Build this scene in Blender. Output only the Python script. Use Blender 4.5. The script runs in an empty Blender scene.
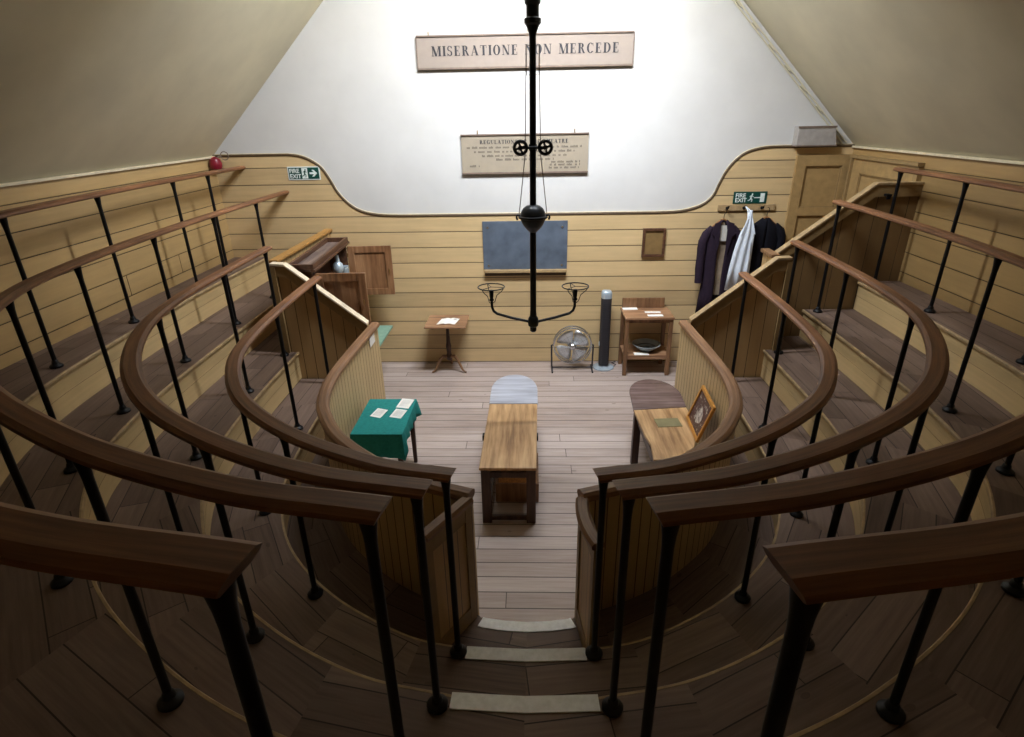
import bpy, bmesh, math, random
from mathutils import Vector, Matrix
random.seed(7)
S = bpy.context.scene
COL = S.collection
PI = math.pi
R = math.radians

# ------------------------------------------------------------------ materials
def lin(r, g, b):
    f = lambda c: (c / 255 / 12.92) if c / 255 <= 0.04045 else ((c / 255 + 0.055) / 1.055) ** 2.4
    return (f(r), f(g), f(b), 1)

class NT:
    def __init__(s, name, rough=0.5, metal=0.0, spec=0.4):
        s.m = bpy.data.materials.new(name); s.m.use_nodes = True
        s.t = s.m.node_tree; s.b = s.t.nodes['Principled BSDF']
        s.b.inputs['Roughness'].default_value = rough; s.b.inputs['Metallic'].default_value = metal
        s.b.inputs['Specular IOR Level'].default_value = spec
    def n(s, typ, **kw):
        x = s.t.nodes.new(typ)
        for k, v in kw.items(): setattr(x, k, v)
        return x
    def l(s, a, b): s.t.links.new(a, b)
    def val(s, sock, v):
        if hasattr(v, 'links') or hasattr(v, 'is_output'): s.l(v, sock)
        else: sock.default_value = v
    def math(s, op, a, b=None, c=None):
        x = s.n('ShaderNodeMath', operation=op)
        s.val(x.inputs[0], a)
        if b is not None: s.val(x.inputs[1], b)
        if c is not None: s.val(x.inputs[2], c)
        return x.outputs[0]
    def mix(s, fac, a, b, mode='MIX'):
        x = s.n('ShaderNodeMix', data_type='RGBA', blend_type=mode)
        s.val(x.inputs[0], fac); s.val(x.inputs[6], a); s.val(x.inputs[7], b)
        return x.outputs[2]
    def noise(s, vec, scale, detail=3, rough=0.55):
        x = s.n('ShaderNodeTexNoise'); x.inputs['Scale'].default_value = scale
        x.inputs['Detail'].default_value = detail; x.inputs['Roughness'].default_value = rough
        if vec is not None: s.l(vec, x.inputs['Vector'])
        return x.outputs['Fac']
    def ramp(s, fac, stops):
        x = s.n('ShaderNodeValToRGB'); e = x.color_ramp.elements
        e[0].position, e[0].color = stops[0]; e[1].position, e[1].color = stops[-1]
        for p, c in stops[1:-1]:
            q = e.new(p); q.color = c
        s.l(fac, x.inputs[0]); return x.outputs[0]
    def bump(s, h, strength=0.3, dist=0.01):
        x = s.n('ShaderNodeBump'); x.inputs['Strength'].default_value = strength; x.inputs['Distance'].default_value = dist
        s.l(h, x.inputs['Height']); s.l(x.outputs[0], s.b.inputs['Normal'])
    def color(s, c): s.val(s.b.inputs['Base Color'], c)
    def uv(s):
        x = s.n('ShaderNodeUVMap'); x.uv_map = 'UVMap'; return x.outputs[0]
    def obj(s):
        return s.n('ShaderNodeTexCoord').outputs['Object']
    def mapping(s, v, scale):
        x = s.n('ShaderNodeMapping'); x.inputs['Scale'].default_value = scale; s.l(v, x.inputs['Vector']); return x.outputs[0]
    def sep(s, v):
        x = s.n('ShaderNodeSeparateXYZ'); s.l(v, x.inputs[0]); return x.outputs
    def comb(s, x_, y_, z_=0.0):
        x = s.n('ShaderNodeCombineXYZ'); s.val(x.inputs[0], x_); s.val(x.inputs[1], y_); s.val(x.inputs[2], z_); return x.outputs[0]
    def white(s, v):
        x = s.n('ShaderNodeTexWhiteNoise', noise_dimensions='1D'); s.val(x.inputs['W'], v); return x.outputs['Value']

def plain(name, c, rough=0.5, metal=0.0, spec=0.4, var=0.06, scale=14):
    k = NT(name, rough, metal, spec)
    f = k.noise(k.obj(), scale)
    d = tuple(x * (1 - 2 * var) for x in c[:3]) + (1,); e = tuple(min(1, x * (1 + 2 * var)) for x in c[:3]) + (1,)
    k.color(k.ramp(f, [(0.3, d), (0.7, e)])); k.bump(f, 0.08, 0.004)
    return k.m

def grain_wood(name, dark, mid, light, axis=0, rough=0.45, scale=1.0, spec=0.4):
    k = NT(name, rough, 0, spec)
    sc = [22.0 * scale] * 3; sc[axis] = 1.6 * scale
    v = k.mapping(k.obj(), tuple(sc))
    f = k.noise(v, 1.0, 5, 0.6); g = k.noise(k.obj(), 2.3 * scale, 3)
    h = k.math('ADD', k.math('MULTIPLY', f, 0.72), k.math('MULTIPLY', g, 0.28))
    k.color(k.ramp(h, [(0.34, dark), (0.5, mid), (0.66, light)])); k.bump(f, 0.12, 0.003)
    return k.m

def uv_wood(name, dark, mid, light, rough=0.4):        # grain along U of a swept rail
    k = NT(name, rough, 0, 0.45)
    v = k.mapping(k.uv(), (2.2, 55.0, 1.0))
    f = k.noise(v, 1.0, 5, 0.62); g = k.noise(k.mapping(k.uv(), (1.3, 6.0, 1)), 1.0, 3)
    h = k.math('ADD', k.math('MULTIPLY', f, 0.6), k.math('MULTIPLY', g, 0.4))
    k.color(k.ramp(h, [(0.33, dark), (0.5, mid), (0.68, light)]))
    k.val(k.b.inputs['Roughness'], k.math('MULTIPLY_ADD', g, 0.3, rough - 0.12))
    k.bump(f, 0.15, 0.003)
    return k.m

def planks(name, width, length, dark, mid, light, gapc, rough=0.6, gap=0.035, wear=None):
    """Floor boards: U runs along the boards, V across them."""
    k = NT(name, rough, 0, 0.3)
    u, v, _ = k.sep(k.uv())
    vs = k.math('DIVIDE', v, width); idx = k.math('FLOOR', vs); fr = k.math('FRACT', vs)
    rnd = k.white(idx)
    us = k.math('ADD', k.math('DIVIDE', u, length), k.math('MULTIPLY', rnd, 7.3))
    uf = k.math('FRACT', us); seg = k.math('FLOOR', us)
    rnd2 = k.white(k.math('ADD', k.math('MULTIPLY', idx, 17.31), k.math('MULTIPLY', seg, 5.77)))
    uvv = k.comb(k.math('MULTIPLY', u, 2.2), k.math('MULTIPLY', v, 46.0), k.math('MULTIPLY', rnd2, 40.0))
    f = k.noise(uvv, 1.0, 5, 0.62)
    big = k.noise(k.comb(k.math('MULTIPLY', u, 1.1), k.math('MULTIPLY', v, 3.0), rnd2), 1.0, 4)
    h = k.math('ADD', k.math('ADD', k.math('MULTIPLY', f, 0.5), k.math('MULTIPLY', big, 0.3)), k.math('MULTIPLY', rnd2, 0.2))
    c = k.ramp(h, [(0.32, dark), (0.5, mid), (0.68, light)])
    vo = k.n('ShaderNodeTexVoronoi'); vo.inputs['Scale'].default_value = 1.0
    k.l(k.comb(k.math('MULTIPLY', u, 2.6), k.math('MULTIPLY', v, 5.2), k.math('MULTIPLY', rnd2, 9.0)), vo.inputs['Vector'])
    kn = k.math('LESS_THAN', vo.outputs['Distance'], 0.07)
    c = k.mix(k.math('MULTIPLY', kn, 0.45), c, tuple(x * 0.4 for x in dark[:3]) + (1,))
    g1 = k.math('LESS_THAN', fr, gap)
    g2 = k.math('LESS_THAN', uf, 0.006 / length)
    g = k.math('MAXIMUM', g1, g2)
    k.color(k.mix(k.math('MULTIPLY', g, 0.85), c, gapc))
    k.val(k.b.inputs['Roughness'], k.math('MULTIPLY_ADD', f, 0.25, rough - 0.12))
    k.bump(k.math('SUBTRACT', k.math('MULTIPLY', f, 0.15), g), 0.4, 0.006)
    return k.m

def boards(name, axis, width, c, gapc, gap=0.05, rough=0.5, src='UV', var=0.12):
    """Painted boarding with shadow gaps; axis picks U or V as the direction across the boards."""
    k = NT(name, rough, 0, 0.4)
    u, v, _ = k.sep(k.uv())
    a, b = (u, v) if axis == 0 else (v, u)
    s_ = k.math('DIVIDE', a, width); idx = k.math('FLOOR', s_); fr = k.math('FRACT', s_)
    rnd = k.white(idx)
    f = k.noise(k.comb(k.math('MULTIPLY', b, 1.5), k.math('MULTIPLY', a, 26.0), k.math('MULTIPLY', rnd, 30.0)), 1.0, 4)
    g = k.noise(k.uv(), 1.7, 4)
    h = k.math('ADD', k.math('ADD', k.math('MULTIPLY', f, 0.4), k.math('MULTIPLY', rnd, 0.25)), k.math('MULTIPLY', g, 0.35))
    lo = tuple(x * (1 - 1.6 * var) for x in c[:3]) + (1,); hi = tuple(min(1, x * (1 + 1.3 * var)) for x in c[:3]) + (1,)
    cc = k.ramp(h, [(0.3, lo), (0.5, c), (0.7, hi)])
    gm = k.math('MULTIPLY', k.math('LESS_THAN', fr, gap), 1.0)
    k.color(k.mix(k.math('MULTIPLY', gm, 0.9), cc, gapc))
    edge = k.math('MINIMUM', k.math('MULTIPLY', fr, 1.0 / gap / 1.5), 1.0)
    k.bump(k.math('ADD', edge, k.math('MULTIPLY', f, 0.08)), 0.5, 0.006)
    return k.m

OCH = lin(199, 172, 128)
GAPC = lin(52, 38, 22)
M = {}
M['plaster'] = plain('white plaster', lin(198, 196, 193), 0.8, var=0.015, scale=3)
M['ceiling'] = plain('cream distemper', lin(204, 196, 170), 0.85, var=0.04, scale=1.6)
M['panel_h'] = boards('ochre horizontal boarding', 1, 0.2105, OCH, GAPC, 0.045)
M['panel_side_shade'] = boards('shaded ochre boarding', 1, 0.2105, lin(178, 148, 100), GAPC, 0.04)  # same ochre paint, darkened: dimmer light on the side wall put into the colour
M['panel_right_shade'] = boards('deeper shaded ochre boarding', 1, 0.2105, lin(160, 130, 84), GAPC, 0.04)  # darker again, the dim right side painted into its boarding
M['panel_stair_shade'] = boards('shaded stair boarding', 0, 0.16, lin(126, 99, 63), GAPC, 0.045, var=0.07)  # shade of the right corner painted into the screen boarding
M['panel_v'] = boards('ochre vertical boarding', 0, 0.125, lin(184, 152, 106), GAPC, 0.05, var=0.07)
M['panel_t'] = boards('ochre tongue and groove', 0, 0.083, lin(196, 170, 126), lin(70, 52, 28), 0.09, var=0.05)
M['riser'] = boards('ochre riser boards', 1, 0.155, lin(198, 170, 122), lin(130, 102, 62), 0.03)
M['ochre'] = plain('ochre paint', lin(162, 133, 88), 0.45)
M['ochre_dark'] = plain('dull ochre paint', lin(146, 120, 80), 0.5)
M['nosing'] = plain('worn pale nosing', lin(166, 140, 102), 0.5, var=0.12)
M['caplit'] = plain('worn lit cap', lin(232, 214, 184), 0.4, var=0.08)  # worn edge, whitened further for the light falling on the left cap
M['white_paint'] = plain('white step paint', lin(246, 246, 244), 0.5, var=0.05, scale=30)
M['cream_trim'] = plain('cream moulding', lin(214, 200, 168), 0.5)
M['dark_line'] = plain('dark moulding', lin(84, 66, 44), 0.5)
M['floor'] = planks('scrubbed floor boards', 0.158, 9.0, lin(150, 133, 124), lin(174, 158, 150), lin(192, 178, 171), lin(36, 27, 24), 0.42, 0.06)
M['tier'] = planks('tier boards', 0.178, 3.6, lin(90, 72, 61), lin(112, 92, 80), lin(132, 111, 98), lin(26, 19, 16), 0.6, 0.036)
M['rail'] = uv_wood('handrail oak', lin(82, 50, 30), lin(124, 82, 53), lin(156, 108, 71), 0.42)
M['caprail'] = uv_wood('worn handrail oak', lin(96, 66, 43), lin(135, 98, 68), lin(164, 124, 89), 0.42)
M['iron'] = plain('black iron', lin(20, 20, 22), 0.45, 0.3, 0.4, var=0.1)
M['lampblack'] = plain('black lamp metal', lin(24, 26, 29), 0.4, 0.4, 0.5)
M['pine'] = grain_wood('yellow pine top', lin(132, 96, 60), lin(180, 142, 98), lin(206, 170, 126), 1, 0.4)
M['greywood'] = grain_wood('bleached scrubbed leaf', lin(138, 138, 146), lin(168, 170, 180), lin(188, 190, 200), 0, 0.28, spec=0.7)
M['redleaf'] = grain_wood('polished dark leaf', lin(70, 54, 52), lin(98, 78, 76), lin(122, 104, 104), 0, 0.22, spec=0.7)
M['darkwood'] = grain_wood('dark table wood', lin(42, 26, 18), lin(66, 42, 28), lin(88, 60, 42), 2, 0.45)
M['brownwood'] = grain_wood('brown furniture wood', lin(90, 64, 44), lin(126, 92, 64), lin(154, 116, 84), 2, 0.4)
M['browntop'] = grain_wood('brown wood top', lin(112, 80, 58), lin(152, 114, 84), lin(182, 142, 110), 0, 0.32)
M['cabwood'] = grain_wood('chestnut cabinet wood', lin(104, 70, 46), lin(142, 100, 68), lin(170, 128, 92), 2, 0.38)
M['cabdark'] = grain_wood('dark cabinet wood', lin(60, 38, 28), lin(84, 56, 40), lin(112, 78, 56), 1, 0.45)
M['trayfloor'] = grain_wood('worn grey tray boards', lin(84, 70, 66), lin(118, 100, 92), lin(150, 130, 120), 1, 0.6)
M['greencloth'] = plain('green baize cloth', lin(40, 128, 123), 0.85, 0, 0.15, var=0.06, scale=40)
M['palegreen'] = plain('pale green painted top', lin(128, 162, 142), 0.5)
M['paper'] = plain('white card', lin(238, 236, 230), 0.7, var=0.02)
M['printedgrey'] = plain('grey printed text', lin(196, 192, 186), 0.8)
M['sage'] = plain('sage green card', lin(124, 116, 82), 0.8)
M['slate'] = plain('chalky slate', lin(84, 94, 108), 0.7, var=0.12, scale=5)
M['gold'] = plain('gilt wood', lin(196, 138, 62), 0.35, 0.2, 0.5)
M['signcream'] = plain('cream sign board', lin(144, 131, 121), 0.6, var=0.015)
M['signtan'] = plain('tan sign board', lin(152, 140, 122), 0.6, var=0.015)
M['signedge'] = plain('grey brown sign edge', lin(120, 104, 92), 0.5)
M['ink'] = plain('black paint lettering', lin(48, 47, 52), 0.6)
M['inkgrey'] = plain('grey small lettering', lin(84, 76, 68), 0.7)
M['exitgreen'] = plain('exit sign green', lin(14, 66, 58), 0.4)
M['exitwhite'] = plain('exit sign white', lin(220, 228, 224), 0.4)
M['steel'] = plain('chromed steel', lin(196, 200, 204), 0.22, 0.9, 0.5, var=0.02)
M['blade'] = plain('aluminium blade', lin(205, 208, 212), 0.35, 0.6, 0.5, var=0.04)
M['charcoal'] = plain('charcoal plastic', lin(52, 50, 54), 0.5, var=0.03)
M['silverplastic'] = plain('silver plastic', lin(176, 190, 200), 0.3, 0.3)
M['glassy'] = plain('pale grey glass base', lin(150, 160, 168), 0.15)
M['pewter'] = plain('blue white enamel', lin(150, 158, 160), 0.25, 0.1)
M['pewterdark'] = plain('dark enamel', lin(70, 74, 76), 0.3)
M['purplecloth'] = plain('dark purple wool', lin(44, 34, 46), 0.9, 0, 0.1, var=0.08, scale=30)
M['lining'] = plain('beige coat lining', lin(150, 132, 112), 0.8, var=0.1)
M['apron'] = plain('white linen', lin(218, 226, 236), 0.85, 0, 0.1, var=0.03)
M['blackcloth'] = plain('black wool', lin(22, 22, 28), 0.9, 0, 0.1, var=0.08, scale=30)
M['hangerwood'] = plain('hanger wood', lin(150, 104, 62), 0.4)
M['greybox'] = plain('grey fibre box', lin(158, 152, 146), 0.6, var=0.06)
M['red'] = plain('red enamel', lin(122, 24, 40), 0.35)
M['brass'] = plain('aged brass', lin(150, 120, 66), 0.35, 0.7)

def picture_mat():
    k = NT('operation scene print', 0.3)
    v = k.noise(k.uv(), 7.0, 4, 0.7); w = k.noise(k.mapping(k.uv(), (3, 4, 1)), 2.0, 2)
    c = k.ramp(v, [(0.36, lin(40, 26, 26)), (0.46, lin(96, 60, 56)), (0.56, lin(60, 44, 42)), (0.64, lin(214, 200, 186))])
    u, vv, _ = k.sep(k.uv())
    d = k.math('ADD', k.math('POWER', k.math('SUBTRACT', u, 0.5), 2), k.math('POWER', k.math('SUBTRACT', vv, 0.42), 2))
    pale = k.mix(k.math('MULTIPLY', k.math('LESS_THAN', k.math('ADD', d, k.math('MULTIPLY', w, 0.08)), 0.09), 0.75), c,
                 k.ramp(v, [(0.35, lin(70, 50, 48)), (0.55, lin(226, 218, 206))]))
    k.color(pale); return k.m
M['picture'] = picture_mat()

# ------------------------------------------------------------------ mesh builder
def wloc(o):
    v = Vector((0, 0, 0))
    while o is not None: v += o.location; o = o.parent
    return v

class MB:
    def __init__(s): s.v = []; s.f = []; s.uv = []; s.mi = []; s.cm = 0
    def add(s, vs, fs, uvs=None):
        b = len(s.v); s.v += [Vector(p) for p in vs]
        for i, f in enumerate(fs):
            s.f.append([b + j for j in f]); s.uv.append(uvs[i] if uvs else None); s.mi.append(s.cm)
        return s
    def hexa(s, p):   # p: 4 bottom, 4 top (same order)
        return s.add(p, [(0, 3, 2, 1), (4, 5, 6, 7), (0, 1, 5, 4), (1, 2, 6, 5), (2, 3, 7, 6), (3, 0, 4, 7)])
    def box(s, x0, x1, y0, y1, z0, z1):
        return s.hexa([(x0, y0, z0), (x1, y0, z0), (x1, y1, z0), (x0, y1, z0), (x0, y0, z1), (x1, y0, z1), (x1, y1, z1), (x0, y1, z1)])
    def obox(s, c, sx, sy, sz, m=None, rz=0.0):
        m = m or Matrix.Rotation(rz, 3, 'Z'); c = Vector(c)
        return s.hexa([c + m @ Vector((a * sx / 2, b * sy / 2, d * sz / 2)) for d in (-1, 1) for a, b in ((-1, -1), (1, -1), (1, 1), (-1, 1))])
    def tube(s, path, r, n=10, closed=False, caps=True):
        P = [Vector(p) for p in path]; N = len(P); rs = r if isinstance(r, (list, tuple)) else [r] * N
        prev = None; vs = []
        for i in range(N):
            if closed: t = P[(i + 1) % N] - P[i - 1]
            else: t = P[min(i + 1, N - 1)] - P[max(i - 1, 0)]
            t.normalize()
            if prev is None:
                a = Vector((0, 0, 1)) if abs(t.z) < 0.9 else Vector((1, 0, 0))
                x = t.cross(a).normalized()
            else:
                x = (prev - t * prev.dot(t)).normalized()
            prev = x; y = t.cross(x)
            for j in range(n):
                a = 2 * PI * j / n; vs.append(P[i] + (x * math.cos(a) + y * math.sin(a)) * rs[i])
        fs = []
        for i in range(N if closed else N - 1):
            k = (i + 1) % N
            for j in range(n): fs.append((i * n + j, i * n + (j + 1) % n, k * n + (j + 1) % n, k * n + j))
        if caps and not closed: fs += [tuple(range(n - 1, -1, -1)), tuple((N - 1) * n + j for j in range(n))]
        return s.add(vs, fs)
    def lathe(s, prof, c=(0, 0, 0), n=24, axis='Z'):
        c = Vector(c); vs = []
        for r, z in prof:
            for j in range(n):
                a = 2 * PI * j / n; x, y = r * math.cos(a), r * math.sin(a)
                vs.append(c + (Vector((x, y, z)) if axis == 'Z' else Vector((x, z, y)) if axis == 'Y' else Vector((z, x, y))))
        fs = []
        for i in range(len(prof) - 1):
            for j in range(n): fs.append((i * n + j, i * n + (j + 1) % n, (i + 1) * n + (j + 1) % n, (i + 1) * n + j))
        if prof[0][0] > 1e-6: fs.append(tuple(range(n - 1, -1, -1)))
        if prof[-1][0] > 1e-6: fs.append(tuple((len(prof) - 1) * n + j for j in range(n)))
        return s.add(vs, fs)
    def prism(s, pts, mapf, d0, d1, uvf=None):   # pts 2D polygon; mapf(a,b,d)->xyz
        n = len(pts); vs = [mapf(a, b, d0) for a, b in pts] + [mapf(a, b, d1) for a, b in pts]
        fs = [tuple(range(n)), tuple(range(2 * n - 1, n - 1, -1))] + [(i, (i + 1) % n, n + (i + 1) % n, n + i) for i in range(n)]
        uvs = None
        if uvf:
            q = [uvf(a, b) for a, b in pts]; q = q + q
            uvs = [[q[j] for j in f] for f in fs]
        return s.add(vs, fs, uvs)
    def build(s, name, mat, parent=None, bevel=0.0, smooth=35):
        me = bpy.data.meshes.new(name)
        off = wloc(parent) if parent is not None else Vector((0, 0, 0))
        me.from_pydata([tuple(p - off) for p in s.v], [], s.f)
        ul = me.uv_layers.new(name='UVMap'); k = 0
        for f, q in zip(s.f, s.uv):
            for j in range(len(f)):
                ul.data[k].uv = q[j] if q else (s.v[f[j]].x + s.v[f[j]].y, s.v[f[j]].z); k += 1
        mats = mat if isinstance(mat, (list, tuple)) else [mat]
        for m in mats: me.materials.append(M[m] if isinstance(m, str) else m)
        me.polygons.foreach_set('material_index', s.mi)
        bm = bmesh.new(); bm.from_mesh(me)
        bmesh.ops.recalc_face_normals(bm, faces=bm.faces[:]); bm.to_mesh(me); bm.free()
        if smooth:
            me.polygons.foreach_set('use_smooth', [True] * len(me.polygons)); me.set_sharp_from_angle(angle=R(smooth))
        me.update()
        o = bpy.data.objects.new(name, me); COL.objects.link(o)
        if parent is not None: o.parent = parent
        if bevel:
            b = o.modifiers.new('bevel', 'BEVEL'); b.width = bevel; b.segments = 2; b.limit_method = 'ANGLE'; b.angle_limit = R(40)
        return o

def tag(o, label, cat, group=None):
    o['label'] = label; o['category'] = cat
    if group: o['group'] = group
    return o
def thing(name, label, cat, loc, group=None):
    o = bpy.data.objects.new(name, None); COL.objects.link(o); o.location = loc; o.empty_display_size = 0.1
    return tag(o, label, cat, group)
def struct(o, label=None):
    o['kind'] = 'structure'
    if label: o['label'] = label
    return o

# ------------------------------------------------------------------ theatre dimensions
FRONT, BACK, HALF = 7.82, -1.5, 4.06
WALLTOP, FLAT_X, FLAT_Z = 2.89, 1.5, 5.45
SKX, SKY0, SKY1, SKZ = 1.34, 5.3, 7.82, 6.0     # unseen lantern added to aim the daylight: ceiling opening and roof
WX, WX0, WY0, WY1 = 1.36, -0.8, 4.85, 5.65                       # its window, set back and sideways to dim the near and right tiers
ZT = [0.317, 0.634, 0.951, 1.268, 1.585]
SCREEN_Y, STAIR_Y = 5.86, 6.30

def catmull(P, n=10):
    P = [Vector(p) for p in P]; Q = [2 * P[0] - P[1]] + P + [2 * P[-1] - P[-2]]; out = []
    for i in range(1, len(Q) - 2):
        for k in range(n):
            t = k / n; a, b, c, d = Q[i - 1], Q[i], Q[i + 1], Q[i + 2]
            out.append(0.5 * (2 * b + (c - a) * t + (2 * a - 5 * b + 4 * c - d) * t * t + (3 * b - 3 * c + d - a) * t ** 3))
    out.append(P[-1]); return out

# rail centre lines of the right half (x>0), near the aisle first; the left half mirrors them
RAILP = {
 1: [(0.33, 2.24), (0.72, 2.335), (1.25, 2.62), (1.69, 3.02), (1.97, 3.5), (2.10, 3.95), (2.165, 4.6), (2.19, 5.2), (2.20, 5.835)],
 2: [(0.335, 1.70), (0.80, 1.80), (1.30, 2.03), (1.77, 2.37), (2.16, 2.84), (2.46, 3.45), (2.60, 4.1), (2.65, 4.9), (2.665, 5.835)],
 3: [(0.335, 1.17), (0.82, 1.27), (1.42, 1.51), (2.08, 1.93), (2.61, 2.5), (2.95, 3.12), (3.10, 3.78), (3.17, 4.6), (3.20, 6.2), (3.19, 7.80)],
 4: [(0.385, 0.635), (0.87, 0.73), (1.60, 0.98), (2.33, 1.44), (2.92, 2.1), (3.35, 2.85), (3.58, 3.55), (3.68, 4.4), (3.74, 6.2), (3.71, 7.80)],
}
LOWP = [(0.325, 2.825), (0.62, 2.94), (0.94, 3.13), (1.30, 3.46), (1.51, 3.78), (1.635, 4.09), (1.70, 4.55), (1.695, 5.2), (1.665, 5.90)]

def offset_path(P, d):      # outward offset (away from the pit)
    out = []
    for i, p in enumerate(P):
        t = (P[min(i + 1, len(P) - 1)] - P[max(i - 1, 0)]).normalized()
        out.append(Vector((p.x + t.y * d, p.y - t.x * d)))
    return out
def cut_y(P, ymax):
    out = []
    for i, p in enumerate(P):
        if p.y > ymax + 1e-6:
            a = P[i - 1]; t = (ymax - a.y) / (p.y - a.y)
            if t > 1e-4: out.append(a.lerp(p, t))
            break
        out.append(p)
    return out
def extend_y(P, y):
    P = list(P)
    if P[-1].y < y: P.append(Vector((P[-1].x + (P[-1].x - P[-3].x) * 0.2, y)))
    return cut_y(P, y)

def sweep(mb, path, prof, side=1, endcut=0.0, closed_prof=True, rise=None):
    """Sweep a profile [(outward, up)] along a plan path [(x,y)] ; UV: arc length, distance round the profile."""
    n = len(prof); s_ = 0; vs = []; arc = []
    for i, p in enumerate(path):
        t = (path[min(i + 1, len(path) - 1)] - path[max(i - 1, 0)]).normalized()
        if i: s_ += (p - path[i - 1]).length
        arc.append(s_)
        zmin = min(q[1] for q in prof); zmax = max(q[1] for q in prof)
        for (o, z) in prof:
            k = 0.0
            if endcut and i == 0: k = endcut * (zmax - z) / (zmax - zmin) - endcut * 0.4
            x, y = p.x + t.y * o + t.x * k, p.y - t.x * o + t.y * k
            vs.append((side * x, y, z + (rise(p.y) if rise else 0)))
    per = [0]
    for j in range(n):
        a, b = prof[j], prof[(j + 1) % n]; per.append(per[-1] + math.hypot(a[0] - b[0], a[1] - b[1]))
    fs = []; uvs = []
    m = n if closed_prof else n - 1
    for i in range(len(path) - 1):
        for j in range(m):
            k = (j + 1) % n
            fs.append((i * n + j, i * n + k, (i + 1) * n + k, (i + 1) * n + j))
            uvs.append([(arc[i], per[j]), (arc[i], per[j + 1]), (arc[i + 1], per[j + 1]), (arc[i + 1], per[j])])
    if closed_prof:
        L = len(path) - 1
        fs += [tuple(range(n)), tuple(L * n + j for j in range(n - 1, -1, -1))]
        uvs += [[(0.2 * q[0], q[1]) for q in prof], [(0.2 * q[0], q[1]) for q in prof[::-1]]]
    return mb.add(vs, fs, uvs)

NSEG = 10
RC = {k: catmull(P, NSEG) for k, P in RAILP.items()}
LOW = catmull(LOWP, NSEG)
EDGE_OFF = -0.10
def edge_path(k):           # nosing line of tier k, starting at the centre line of the aisle
    src = RC[k]; P = []; arc_ = 0.0
    for i, p in enumerate(src):       # the posts stand close to the edge by the aisle, farther back along the sides
        t = (src[min(i + 1, len(src) - 1)] - src[max(i - 1, 0)]).normalized()
        if i: arc_ += (p - src[i - 1]).length
        f = min(1.0, arc_ / 2.6); n0 = {1: 0.035, 2: 0.06, 3: 0.055, 4: 0.05}[k]; d = -(n0 + (0.12 - n0) * f * f * (3 - 2 * f))
        P.append(Vector((p.x + t.y * d, p.y - t.x * d)))
    P = [p for p in P if p.x > 0.28]
    y0 = P[0].y - 0.014
    return [Vector((0, y0)), Vector((0.15, y0 + 0.006))] + P
EDGE = {k: edge_path(k) for k in RC}
EDGE[0] = [Vector((0, 2.735)), Vector((0.15, 2.742)), Vector((0.27, 2.76))] + [p for p in LOW if p.x > 0.33]

# ------------------------------------------------------------------ the setting
def q2(mb, a, b, c, d, uv=None): mb.add([a, b, c, d], [(0, 1, 2, 3)], [uv] if uv else None)

mb = MB(); mb.add([(-HALF, BACK, 0), (HALF, BACK, 0), (HALF, FRONT, 0), (-HALF, FRONT, 0), (-HALF, BACK, -0.1), (HALF, BACK, -0.1), (HALF, FRONT, -0.1), (-HALF, FRONT, -0.1)],
    [(0, 1, 2, 3), (4, 7, 6, 5), (0, 4, 5, 1), (1, 5, 6, 2), (2, 6, 7, 3), (3, 7, 4, 0)], [[(-HALF, BACK), (HALF, BACK), (HALF, FRONT), (-HALF, FRONT)]] + [None] * 5)
struct(mb.build('floor', 'floor', smooth=0))

# front wall : white plaster gable over an ochre boarded dado with a swept top edge
mb = MB(); mb.box(-HALF - 0.1, HALF + 0.1, FRONT, FRONT + 0.12, 0, SKZ + 0.1)
wf = struct(mb.build('wall_front', 'plaster', smooth=0))
CURVE = [(-4.06, 2.893), (-3.08, 2.893), (-2.93, 2.872), (-2.79, 2.815), (-2.67, 2.725), (-2.58, 2.58), (-2.50, 2.42), (-2.37, 2.27), (-2.21, 2.172), (-1.98, 2.122), (-1.70, 2.108),
         (1.70, 2.108), (2.0, 2.122), (2.25, 2.19), (2.39, 2.305), (2.46, 2.47), (2.53, 2.62), (2.635, 2.75), (2.77, 2.84), (2.98, 2.887), (3.2, 2.893), (4.06, 2.893)]
def smooth_curve(P):
    out = [Vector(P[0])]
    L = catmull(P[1:11], 5); Rr = catmull(P[11:21], 5)
    return out + L + Rr + [Vector(P[-1])]
SC = smooth_curve(CURVE)
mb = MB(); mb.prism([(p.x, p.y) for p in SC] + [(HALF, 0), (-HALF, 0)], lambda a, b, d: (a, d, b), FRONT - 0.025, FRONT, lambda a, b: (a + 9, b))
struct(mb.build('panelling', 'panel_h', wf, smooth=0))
mb = MB(); mb.tube([(p.x, FRONT - 0.022, p.y + 0.006) for p in SC], 0.016, 8); struct(mb.build('moulding', 'dark_line', wf))
mb = MB(); mb.tube([(p.x, FRONT - 0.008, p.y + 0.024) for p in SC], 0.007, 6); struct(mb.build('moulding', 'cream_trim', wf))

# side walls and back wall
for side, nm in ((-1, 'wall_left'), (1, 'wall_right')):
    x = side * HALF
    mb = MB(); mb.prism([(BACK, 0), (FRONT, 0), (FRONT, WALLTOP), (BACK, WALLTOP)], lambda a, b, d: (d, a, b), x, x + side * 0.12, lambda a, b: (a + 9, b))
    w = struct(mb.build(nm, 'panel_side_shade' if side < 0 else 'panel_right_shade', smooth=0))
    mb = MB(); mb.box(min(x, x - side * 0.03), max(x, x - side * 0.03), BACK, FRONT - 0.03, WALLTOP - 0.012, WALLTOP + 0.012); struct(mb.build('moulding', 'cream_trim', w))
    if side < 0:
        mb = MB()   # skirting-height joints between board lengths
        for (y, z) in ((6.55, 1.685), (5.6, 1.685)): mb.box(x, x + 0.003, y, y + 0.006, z, z + 0.21)
        struct(mb.build('board_joint', 'dark_line', w))
mb = MB(); mb.box(-HALF, HALF, BACK - 0.12, BACK, 0, 7.3); struct(mb.build('wall_back', 'panel_v', smooth=0))

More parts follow.
